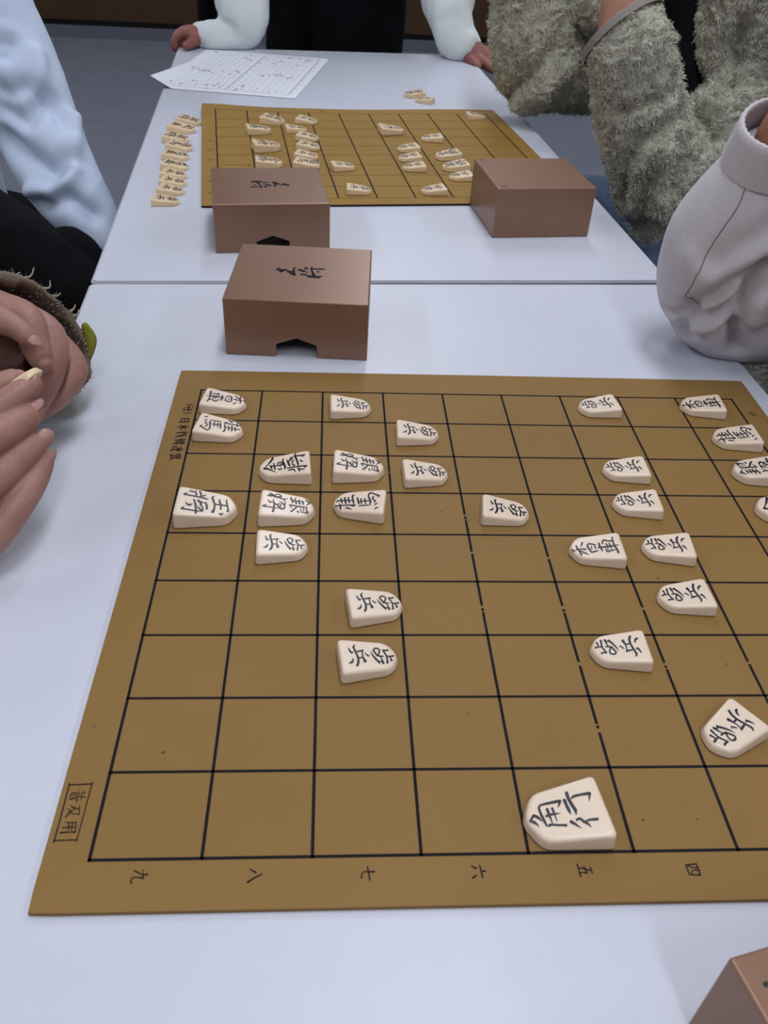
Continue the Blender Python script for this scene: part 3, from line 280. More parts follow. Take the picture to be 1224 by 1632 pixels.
# ------------------------------------------------------------------ boards
AX = 1.085
def rounded(x0, x1, y0, y1, r, n=5):
    P = []
    for cx, cy, a0 in ((x1 - r, y0 + r, -90), (x1 - r, y1 - r, 0), (x0 + r, y1 - r, 90), (x0 + r, y0 + r, 180)):
        for k in range(n): a = math.radians(a0 + 90 * k / (n - 1)); P.append((cx + r * math.cos(a), cy + r * math.sin(a)))
    return P
def board(label, loc, rot, marg, warp, gaps, far=False):
    t = empty('game_board', (loc[0] * U, loc[1] * U, Z0)); t.rotation_euler.z = rot
    tag(t, label, 'game board', 'shogi boards')
    x0, x1, y0, y1 = marg; nx = ny = 48; v = []; f = []
    r = 0.03
    for lay in (0, 1):
        for j in range(ny + 1):
            for i in range(nx + 1):
                x = x0 + (x1 - x0) * i / nx; y = y0 + (y1 - y0) * j / ny
                # pull the four corners in to round them
                dx = max(x0 + r - x, x - (x1 - r), 0); dy = max(y0 + r - y, y - (y1 - r), 0)
                if dx > 0 and dy > 0:
                    q = math.hypot(dx, dy); 
                    if q > r: s = r / q; x += (dx * s - dx) * (1 if x > (x0 + x1) / 2 else -1); y += (dy * s - dy) * (1 if y > (y0 + y1) / 2 else -1)
                v.append((x * U, y * U, (warp(x, y) - (0.058 if lay else 0)) * U))
    n = (nx + 1) * (ny + 1); ft = []; fb = []
    for j in range(ny):
        for i in range(nx):
            a = j * (nx + 1) + i; ft.append((a, a + 1, a + nx + 2, a + nx + 1)); fb.append((n + a, n + a + nx + 1, n + a + nx + 2, n + a + 1))
    rim = [j for j in range(nx + 1)] + [(k + 1) * (nx + 1) - 1 for k in range(1, ny + 1)] + [ny * (nx + 1) + i for i in range(nx - 1, -1, -1)] + [k * (nx + 1) for k in range(ny - 1, 0, -1)]
    side = [(rim[k], n + rim[k], n + rim[(k + 1) % len(rim)], rim[(k + 1) % len(rim)]) for k in range(len(rim))]
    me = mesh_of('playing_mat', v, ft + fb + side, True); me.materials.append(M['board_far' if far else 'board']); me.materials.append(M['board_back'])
    for k in range(len(ft), len(ft) + len(fb) + (len(side) if far else 0)): me.polygons[k].material_index = 1
    for k in range(len(ft), len(ft) + len(fb) + len(side)): me.polygons[k].use_smooth = False
    me.set_sharp_from_angle(angle=.6)
    link_local('playing_mat', me, None, t)
    lw = 0.034 if not far else 0.04
    def line(a, b, w):
        P = np.linspace(a, b, 25); d = np.array(b, float) - np.array(a, float); d /= np.linalg.norm(d); nn = np.array([-d[1], d[0]]) * w / 2
        vv = []
        for p in P:
            for q in (p - nn, p + nn): vv.append((q[0] * U, q[1] * U, (warp(*q) + 0.004) * U))
        return vv, [(2 * i, 2 * i + 1, 2 * i + 3, 2 * i + 2) for i in range(24)]
    for i in range(10):
        mb = MB(); ys = [-lw / 2] + sorted(sum([[g[1] - g[2], g[1] + g[2]] for g in gaps if g[0] == i], [])) + [9 + lw / 2]
        for k in range(0, len(ys), 2): mb.add(*line((i * AX, ys[k]), (i * AX, ys[k + 1]), lw))
        link_local('grid_line', mb.mesh('grid_line'), M['ink'] if not far else M['ink'], t)
    for j in range(10):
        link_local('grid_line', MB().add(*line((-lw / 2, j), (9 * AX + lw / 2, j), lw * .95 if not far else lw * .55)).mesh('grid_line'), M['ink'] if not far else M['fadedink'], t)
    for sx in (3, 6):                       # star points
        for sy in (3, 6):
            pass
    return t
GAPS = [(4, 3.51, .022), (5, 3.5, .03), (6, 3.48, .025), (5, 2.51, .03), (6, 2.5, .022), (7, 2.52, .02), (5, 1.5, .03), (3, 6.54, .015), (4, 5.45, .022), (4, 4.6, .022), (5, 4.5, .022), (4, 3.42, .01), (5, 1.58, .012), (4, 5.35, .01), (6, 2.43, .01), (5, 3.41, .01)]
def warp_near(x, y): return 0.05 * max(0, y - 9.2) ** 2 * (1 - abs(x - 4.9) / 6.5) - 0.0
nb = board('large ochre shogi board on the near table, lines and lettering in black', (0, 0), 0, (-0.455, 10.22, -0.52, 9.70), warp_near, GAPS)
def warp_far(x, y): return 0.16 * math.exp(-((x + .6) ** 2 + (y - 9.8) ** 2) / 3.0) + 0.02 * math.sin(x * .9)*max(0, (y - 5) / 5)
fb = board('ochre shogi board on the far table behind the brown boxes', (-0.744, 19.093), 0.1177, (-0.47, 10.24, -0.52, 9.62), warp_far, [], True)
flat0 = lambda u, v: 0.004
for k, nm in (('九', 'rank_mark'), ('八', 'rank_mark'), ('七', 'rank_mark'), ('六', 'rank_mark'), ('五', 'rank_mark'), ('四', 'rank_mark'), ('普及用', 'boxed_lettering'), ('連盟', 'maker_lettering')):
    link_local(nm, glyph_mesh(nm, GLY[k], flat0, sub=3), M['ink'], nb)
for cx, n in ((6.5, 3), (7.5, 2), (8.5, 1)):
    S = [stroke([(cx * AX - .04 * (n - 1) + .08 * q - .02, -.14), (cx * AX - .04 * (n - 1) + .08 * q, -.27)], .012) for q in range(n)]
    link_local('rank_mark', glyph_mesh('rank_mark', S, flat0, sub=1), M['ink'], nb)
NUM = {9: [[(.06, .0), (.03, .05), (-.01, .04), (-.03, 0), (0, -.04), (.04, -.04), (.06, 0)], [(.06, 0), (0, .05), (-.08, .02)]], 1: [[(.07, 0), (-.07, 0)]], 7: [[(.07, -.04), (.07, .05), (-.07, 0)]],
       4: [[(.07, .02), (-.02, -.05), (-.02, .06)], [(.05, .03), (-.07, .03)]], 2: [[(.05, -.05), (.08, 0), (.04, .05), (-.07, -.05), (-.07, .06)]], 3: [[(.07, -.04), (.06, .04), (.01, 0), (-.04, .05), (-.07, -.04)]],
       5: [[(.07, .05), (.07, -.04), (.02, -.04), (.01, .04), (-.05, .04), (-.07, -.04)]], 6: [[(.07, .02), (-.03, -.04), (-.07, .02), (-.02, .04), (0, -.03)]], 8: [[(0, 0), (.05, .04), (.07, 0), (.05, -.04), (0, 0), (-.05, .05), (-.07, 0), (-.05, -.05), (0, 0)]]}
def file_marks(b, x, sgn, col, far):
    for j in range(9):
        d = 9 - j if far else j + 1
        S = [stroke([(x + sgn * p[0], j + .5 + sgn * p[1]) for p in s], .02) for s in NUM[d]]
        link_local('file_mark', glyph_mesh('file_mark', S, flat0, sub=2), col, b)
file_marks(nb, 9 * AX + .22, -1, M['fadedink'], False); file_marks(fb, -.2, 1, M['fadedink'], True)
for k in ('九', '八', '七', '六', '五', '四'):      # the far board lies turned round: its rank marks run along the far edge
    link_local('rank_mark', glyph_mesh('rank_mark', GLY[k], flat0, lambda u, v: (9 * AX - u, 9 - v - .02), sub=2), M['fadedink'], fb)
def speck(b, pts):
    for (x, y, s) in pts:
        P = [((x + s * math.cos(a) * 1.3) * U, (y + s * math.sin(a)) * U, .005 * U) for a in np.linspace(0, 2 * math.pi, 7)[:-1]]
        link_local('speck', mesh_of('speck', P, [tuple(range(6))], False), M['fadedink'], b)
speck(nb, [(.52, 1.25, .018), (3.93, 1.75, .012), (5.7, 1.3, .008), (4.0, 5.55, .012), (6.9, 4.08, .014), (7.3, 2.5, .012), (5.62, .35, .014), (6.6, 5.3, .009), (4.55, 3.95, .007), (2.2, 7.8, .009), (-.3, 1.6, .01), (6.2, .35, .01)])

# ------------------------------------------------------------------ game pieces
DIM = {'歩': (.76, .60, .19, .10), '香': (.80, .63, .20, .105), '桂': (.82, .64, .21, .11), '銀': (.85, .66, .24, .125), '金': (.85, .66, .24, .125), '角': (.89, .76, .24, .12), '飛': (.89, .76, .24, .12), '玉': (.92, .72, .272, .14)}
WORD = {'歩': 'pawn', '香': 'lance', '桂': 'knight', '銀': 'silver general', '金': 'gold general', '角': 'bishop', '飛': 'rook', '玉': 'king'}
def outline(L, Wd, inset):
    s, ws = .83, .77
    P = [(0, -Wd / 2), (s * L, -ws * Wd / 2), (L, 0), (s * L, ws * Wd / 2), (0, Wd / 2)]
    R_ = [.065, .10, .11, .10, .065]; P = [Vector(p) for p in P]; out = []
    n = len(P); Q = []
    cen = Vector((L * .45, 0))
    for i in range(n):        # inset polygon
        a, b, c = P[i - 1], P[i], P[(i + 1) % n]
        d1 = (b - a).normalized(); d2 = (c - b).normalized(); n1 = Vector((-d1.y, d1.x)); n2 = Vector((-d2.y, d2.x))
        m = (n1 + n2).normalized(); Q.append(b + m * inset / max(.3, m.dot(n1)))
    for i in range(n):
        a, b, c = Q[i - 1], Q[i], Q[(i + 1) % n]; r = R_[i]
        d1 = (a - b).normalized(); d2 = (c - b).normalized(); p0 = b + d1 * r; p2 = b + d2 * r
        for k in range(5):
            t = k / 4; out.append((1 - t) ** 2 * p0 + 2 * t * (1 - t) * b + t * t * p2)
    return out
def piece_mesh(k):
    L, Wd, T0, T1 = DIM[k]; b = .045; dr = .012
    top = lambda u: T0 + (T1 - T0) * u / L
    rings = []
    for inset, zf in ((.02, lambda u: 0), (.006, lambda u: .006), (0, lambda u: .02), (dr, lambda u: top(u) - b), (dr + b * .08, lambda u: top(u) - b * .62), (dr + b * .29, lambda u: top(u) - b * .29), (dr + b * .62, lambda u: top(u) - b * .08), (dr + b, lambda u: top(u))):
        rings.append([(p.x * U, p.y * U, zf(p.x) * U) for p in outline(L, Wd, inset)])
    n = len(rings[0]); v = sum(rings, []); f = [tuple(range(n))[::-1], tuple(range((len(rings) - 1) * n, len(rings) * n))]
    for r in range(len(rings) - 1): f += [(r * n + i, r * n + (i + 1) % n, (r + 1) * n + (i + 1) % n, (r + 1) * n + i) for i in range(n)]
    return mesh_of('shogi_piece', v, f)
PM = {k: piece_mesh(k) for k in DIM}; PMF = {}
GMESH = {}; GFAR = {}
def bold(S, q=1.4):
    c_ = (S[:, :2] + S[:, 2:]) / 2; return np.hstack([c_ + (S[:, :2] - c_) * q, c_ + (S[:, 2:] - c_) * q])
for k in DIM:
    L, Wd, T0, T1 = DIM[k]
    GMESH[k] = glyph_mesh('lettering', [bold(S, 1.15) for S in GLY[k]], lambda u, v: T0 + (T1 - T0) * u / L); GMESH[k].materials.append(M['piece_ink'])
    GFAR[k] = glyph_mesh('lettering', [bold(S) for S in GLY[k]], lambda u, v: T0 + (T1 - T0) * u / L); GFAR[k].materials.append(M['piece_ink'])
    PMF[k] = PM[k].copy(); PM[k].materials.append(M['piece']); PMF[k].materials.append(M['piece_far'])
def piece(k, x, y, th, z, label, group, far=False, tilt=None):
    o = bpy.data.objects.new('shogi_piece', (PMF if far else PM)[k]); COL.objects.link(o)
    o.location = W((x, y, z)); o.rotation_euler = (0, 0, th)
    if tilt is not None: o.rotation_euler = tilt
    m = o.modifiers.new('n', 'WEIGHTED_NORMAL'); m.weight = 80; m.mode = 'FACE_AREA'
    l = bpy.data.objects.new('lettering', (GFAR if far else GMESH)[k]); COL.objects.link(l); l.parent = o
    return tag(o, label, 'game piece', group)
GN = 'pieces on the near board'; GF = 'pieces on the far board'; GC = 'captured pieces lined up beside the far board'
NEAR = [
    ('香', 0.086, 8.497, -0.1399, 'lance tile in the far left corner of the near board'),
    ('桂', 0.085, 7.648, -0.1648, "knight tile lying just below the corner lance at the near board's left edge"),
    ('金', 2.017, 6.497, 3.2073, 'gold general tile pointing left, just above the silver general beside the king'),
    ('銀', 2.353, 6.536, -0.0363, 'silver general tile pointing right in the third row, right of the gold general'),
    ('玉', 0.068, 5.436, -0.0146, 'king tile at the left edge of the near board, under the corner knight'),
    ('銀', 1.275, 5.454, -0.0242, 'silver general tile directly right of the king tile'),
    ('桂', 3.148, 5.524, 3.0181, 'knight tile pointing left, directly right of the silver general beside the king'),
    ('歩', 1.284, 4.604, 0.0308, 'pawn tile just below the silver general that stands beside the king'),
    ('歩', 2.294, 8.357, 0.0214, 'pawn tile in the farthest row, between the corner lance and the middle'),
    ('歩', 3.409, 7.568, -0.0336, 'pawn tile in the second row, above and right of the upper silver general'),
    ('歩', 3.45, 6.396, 0.0244, 'pawn tile directly right of the upper silver general in the third row'),
    ('歩', 4.579, 5.501, -0.1348, 'lone pawn tile near the middle of the near board, right of the left knight'),
    ('歩', 2.548, 3.396, 0.1216, 'upper of two pawn tiles stacked in the third column, below the left camp'),
    ('歩', 2.432, 2.48, 0.1159, 'lower of two pawn tiles in the third column, closest to the camera on the left'),
    ('歩', 7.466, 8.553, 3.2419, 'pawn tile pointing left in the farthest row, left of the right corner lance'),
    ('香', 9.416, 8.568, 3.0775, 'lance tile in the far right corner of the near board'),
    ('桂', 9.668, 7.541, 3.1229, 'knight tile pointing left at the right edge, below the corner lance'),
    ('歩', 7.439, 6.569, 3.1324, 'pawn tile pointing left in the third row, left of the right silver general'),
    ('歩', 7.375, 5.662, 3.0987, 'pawn tile pointing left in the fourth row, just under another left pointing pawn'),
    ('香', 6.503, 4.566, 3.1111, 'lance tile pointing left beside a pawn in the fifth row, away from corners'),
    ('歩', 7.543, 4.605, 3.0484, 'pawn tile pointing left directly right of the fifth row lance'),
    ('歩', 7.463, 3.621, 3.1622, 'pawn tile pointing left in the sixth row, alone near the right edge'),
    ('歩', 6.318, 2.651, 3.1269, 'pawn tile pointing left in the seventh row, above the bishop'),
    ('角', 5.196, 0.394, 3.2605, 'bishop tile pointing left in the nearest row, largest tile in the foreground'),
    ('銀', 9.68, 6.55, 3.1416, 'silver general tile cut by the right picture edge, below the right knight'),
    ('金', 9.68, 5.56, 3.1416, 'gold general tile mostly outside the right picture edge, below the silver general'),
    ('歩', 7.23, 1.62, 3.75, 'pawn tile turned diagonally at the right edge, above the four mark'),
]
for k, x, y, th, lab in NEAR: piece(k, x, y, th, 0.0045 if k else 0, lab, GN)
FAR = [
    ('銀', -2.912, 26.75, -0.2853, -0.06, 'topmost silver general in the column of captured tiles beside the far board', GC),
    ('飛', -3.028, 25.82, -0.2581, -0.06, 'rook tile, second from the top in the column of captured tiles', GC),
    ('銀', -3.041, 24.604, -0.1925, -0.06, 'silver general third in the captured column, sticking out to the left', GC),
    ('桂', -2.798, 23.807, -0.2718, -0.06, 'knight tile fourth from the top in the captured column', GC),
    ('香', -2.777, 22.85, -0.2337, -0.06, 'upper lance tile of the two in the captured column', GC),
    ('香', -2.66, 21.88, -0.2261, -0.06, 'lower lance tile of the two in the captured column', GC),
    ('歩', -2.561, 21.094, -0.211, -0.06, 'first pawn tile below the lances in the captured column', GC),
    ('歩', -2.493, 20.382, -0.1401, -0.06, 'second pawn tile below the lances in the captured column', GC),
    ('歩', -2.447, 19.684, -0.1335, -0.06, 'third pawn tile below the lances, last but one in the captured column', GC),
    ('歩', -2.474, 18.792, 0.0345, -0.06, 'bottom pawn tile of the captured column, set apart nearest the seam', GC),
    ('銀', -0.102, 27.06, -0.3474, 0.006, 'silver general tile in the far left of the far board, top row', GF),
    ('金', -0.528, 25.586, 0.2054, 0.006, 'gold general tile just below the top left silver general on the far board', GF),
    ('玉', -0.178, 23.676, 0.2607, 0.006, 'king tile of the far board, right of the captured column and above the lettered box', GF),
    ('金', 0.006, 22.11, 0.0968, 0.006, 'gold general tile half hidden behind the lettered brown box', GF),
    ('歩', 1.081, 27.199, -0.3319, 0.006, "topmost pawn of the pawn file on the far board's left half", GF),
    ('歩', 0.731, 25.916, 0.1592, 0.006, 'second pawn of the pawn file on the far board, set left of the others', GF),
    ('歩', 1.154, 25.162, -0.2769, 0.006, 'third pawn down the pawn file on the far board', GF),
    ('歩', 1.211, 24.148, -0.2691, 0.006, 'fourth pawn down the pawn file on the far board', GF),
    ('歩', 1.161, 23.123, -0.2212, 0.006, 'fifth pawn down the pawn file, just above the knight on the far board', GF),
    ('桂', 1.166, 22.252, -0.2082, 0.006, "knight tile at the foot of the pawn file, touching the lettered box's outline", GF),
    ('歩', 2.278, 22.006, 0.2283, 0.006, 'pawn tile alone right of the knight on the far board', GF),
    ('歩', 2.691, 20.002, -0.0209, 0.006, 'pawn tile on the far board nearest the lettered box, bottom row', GF),
    ('角', 3.872, 26.17, 0.1683, 0.006, 'bishop tile pointing right in the upper middle of the far board', GF),
    ('歩', 5.958, 25.479, 3.1841, 0.006, 'pawn tile pointing left, highest of the left pointing pawns on the far board', GF),
    ('歩', 5.072, 24.292, 3.3633, 0.006, 'upper of three pawn tiles stacked pointing left on the far board', GF),
    ('歩', 5.045, 23.277, 3.3617, 0.006, 'middle of three pawn tiles stacked pointing left on the far board', GF),
    ('歩', 5.121, 22.31, 3.2908, 0.006, 'lowest of three pawn tiles stacked pointing left on the far board', GF),
    ('金', 6.321, 23.594, 3.3558, 0.006, 'gold general pointing left, above the silver general near the plain box', GF),
    ('銀', 6.437, 22.484, 3.3498, 0.006, 'silver general pointing left between the gold general and the plain brown box', GF),
    ('歩', 6.469, 21.571, 3.338, 0.006, 'pawn tile pointing left, partly hidden by the plain brown box', GF),
    ('歩', 5.532, 20.246, 3.347, 0.006, "pawn tile pointing left in the far board's nearest row, left of the plain box", GF),
    ('歩', 7.117, 28.514, 0.1349, 0.006, 'pawn tile by itself in the far right corner of the far board', GF),
    ('銀', 5.86, 31.75, 3.3, -0.06, 'silver tile lying at the back of the loose pair beyond the far board', 'loose pieces beyond the far board'),
    ('歩', 6.12, 30.75, 2.75, -0.06, 'pawn tile lying in front of the loose pair beyond the far board', 'loose pieces beyond the far board'),
]
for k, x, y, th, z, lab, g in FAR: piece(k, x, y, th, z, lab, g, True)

# ------------------------------------------------------------------ piece boxes
def lid_mesh(Wd, D, H, notch):
    def cube(name, x0, x1, y0, y1, z0, z1):
        o = bpy.data.objects.new(name, MB().box(x0, x1, y0, y1, z0, z1).mesh(name)); COL.objects.link(o); return o
    w, d, h = Wd * U / 2, D * U / 2, H * U; t = .0028
    base = cube('b', -w, w, -d, d, 0, h); cut = [cube('c', -w + t, w - t, -d + t, d - t, -.01, h - t)]
    if notch:
        P = [(-.40, -.2), (-.385, .26), (0, .40), (.385, .26), (.40, -.2)]; n = len(P)
        v = [(a * U, -d - .01, b * U) for a, b in P] + [(a * U, d + .01, b * U) for a, b in P]
        f = [tuple(range(n)), tuple(range(n, 2 * n))[::-1]] + [(i, n + i, n + (i + 1) % n, (i + 1) % n) for i in range(n)]
        o = bpy.data.objects.new('n', mesh_of('n', v, f, False)); bm = bmesh.new(); bm.from_mesh(o.data); bmesh.ops.recalc_face_normals(bm, faces=bm.faces); bm.to_mesh(o.data); bm.free()
        COL.objects.link(o); cut.append(o)
    for c in cut:
        m = base.modifiers.new('x', 'BOOLEAN'); m.operation = 'DIFFERENCE'; m.object = c; m.solver = 'EXACT'
    dg = bpy.context.evaluated_depsgraph_get(); dg.update(); me = bpy.data.meshes.new_from_object(base.evaluated_get(dg))
    for o in cut + [base]: bpy.data.objects.remove(o)
    me.name = 'piece_box'; me.polygons.foreach_set('use_smooth', [True] * len(me.polygons)); return me
LID = lid_mesh(2.722, 2.701, 1.164, True); TRAY = lid_mesh(2.579, 2.508, 1.253, False)
for q in (LID, TRAY): q.materials.append(M['lid'])
def box(me, x, y, th, label):
    t = empty('piece_box', W((x, y, -.06))); t.rotation_euler.z = th; tag(t, label, 'box', 'brown plastic boxes for the game pieces')
    s = link_local('shell', me, None, t)
    b = s.modifiers.new('b', 'BEVEL'); b.width = .0011; b.segments = 3; b.limit_method = 'ANGLE'; b.angle_limit = math.radians(40); b.harden_normals = True
    return t
LG = glyph_mesh('lettering', GLY['lid'], lambda u, v: 1.164)
b1 = box(LID, 1.722, 11.735, -.055, 'brown box with black lettering and notched front, nearest of the boxes behind the board'); link_local('lettering', LG, M['ink'], b1)
b2 = box(LID, 0.745, 16.968, .125, 'brown lettered box standing right in front of the far board'); LG2 = glyph_mesh('lettering', GLY['lid'], lambda u, v: 1.164, lambda u, v: (-u, -v + .05)); link_local('lettering', LG2, M['ink'], b2)
b3 = box(TRAY, 7.549, 18.362, .114, 'plain brown box with dark corner dots beside the far board')
b4 = box(TRAY, 7.014, -2.511, 0.235, 'brown box cut off by the lower right corner of the picture')
def dots(b, H, P):
    for (x, y, s) in P:
        v = [((x + s * math.cos(a)) * U, (y + s * math.sin(a) * .8) * U, (H + .0015) * U) for a in np.linspace(0, 2 * math.pi, 11)[:-1]]
        link_local('corner_dot', mesh_of('corner_dot', v, [tuple(range(10))], False), M['lid_dark'], b)
dots(b3, 1.253, [(-1.13, 1.1, .045), (-1.12, -1.1, .05), (1.12, -1.1, .04), (-1.04, -1.09, .035), (1.13, -.8, .03)])
dots(b4, 1.253, [(-1.12, 1.0, .03), (-.97, .95, .018), (-1.0, .78, .02)])

# ------------------------------------------------------------------ printed sheet on the far table
pt = empty('paper_sheet', W((-1.2, 34.6, -.06))); tag(pt, 'white printed sheet lying at the far end under the sleeve', 'paper')
PC = [Vector(W(p)) for p in ((-4.60, 31.55, -.055), (0.88, 30.61, -.055), (2.13, 37.98, -.055), (-3.35, 38.9, -.055))]
def sheet(u, v, dz=0):
    p = PC[0].lerp(PC[1], u).lerp(PC[3].lerp(PC[2], u), v); c = max(0, .14 - u) * max(0, 1 - v * 1.6)
    return (p.x, p.y, p.z + .0003 + dz + c * .10 - 0.0)
N = 14; vv = [sheet(i / N, j / N) for j in range(N + 1) for i in range(N + 1)] + [sheet(i / N, j / N, .0002) for j in range(N + 1) for i in range(N + 1)]
K = (N + 1) ** 2; ff = []
for j in range(N):
    for i in range(N):
        a = j * (N + 1) + i; ff += [(a, a + N + 1, a + N + 2, a + 1), (K + a, K + a + 1, K + a + N + 2, K + a + N + 1)]
link('sheet', mesh_of('sheet', vv, ff), M['paper'], pt)
rng = random.Random(4)
pm = MB(); pp = MB()
def mark(mb, u0, v0, u1, v1):
    n = 6; v = []
    for i in range(n + 1):
        u = u0 + (u1 - u0) * i / n
        for w_ in (v0, v1): v.append(sheet(u, w_, .0005))
    mb.add(v, [(2 * i, 2 * i + 2, 2 * i + 3, 2 * i + 1) for i in range(n)])
def vmark(mb, u0, u1, v0, v1):
    n = 6; v = []
    for i in range(n + 1):
        w_ = v0 + (v1 - v0) * i / n
        for u in (u0, u1): v.append(sheet(u, w_, .0005))
    mb.add(v, [(2 * i, 2 * i + 1, 2 * i + 3, 2 * i + 2) for i in range(n)])
for c0, c1 in ((.12, .44), (.55, .88)):
    for k in range(8): u = c0 + (c1 - c0) * k / 7; vmark(pp, u, u + .005, .08, .92)
    for v0 in (.06, .94): mark(pp, c0 - .04, v0, c1 + .04, v0 + .006)
    vmark(pm, c1 + .05, c1 + .056, .06, .95)
    for k in range(34):
        u = rng.uniform(c0 - .05, c1); v = rng.choice([rng.uniform(.05, .2), rng.uniform(.4, .5), rng.uniform(.72, .94)]); mark(pm, u, v, u + rng.uniform(.008, .03), v + rng.uniform(.008, .02))
    for k in range(9): v = .1 + .09 * k; mark(pm, c1 + .065, v, c1 + .075, v + .015)
link('printed_lines', pp.mesh('printed_lines'), M['print2'], pt); link('printed_characters', pm.mesh('printed_characters'), M['print'], pt)

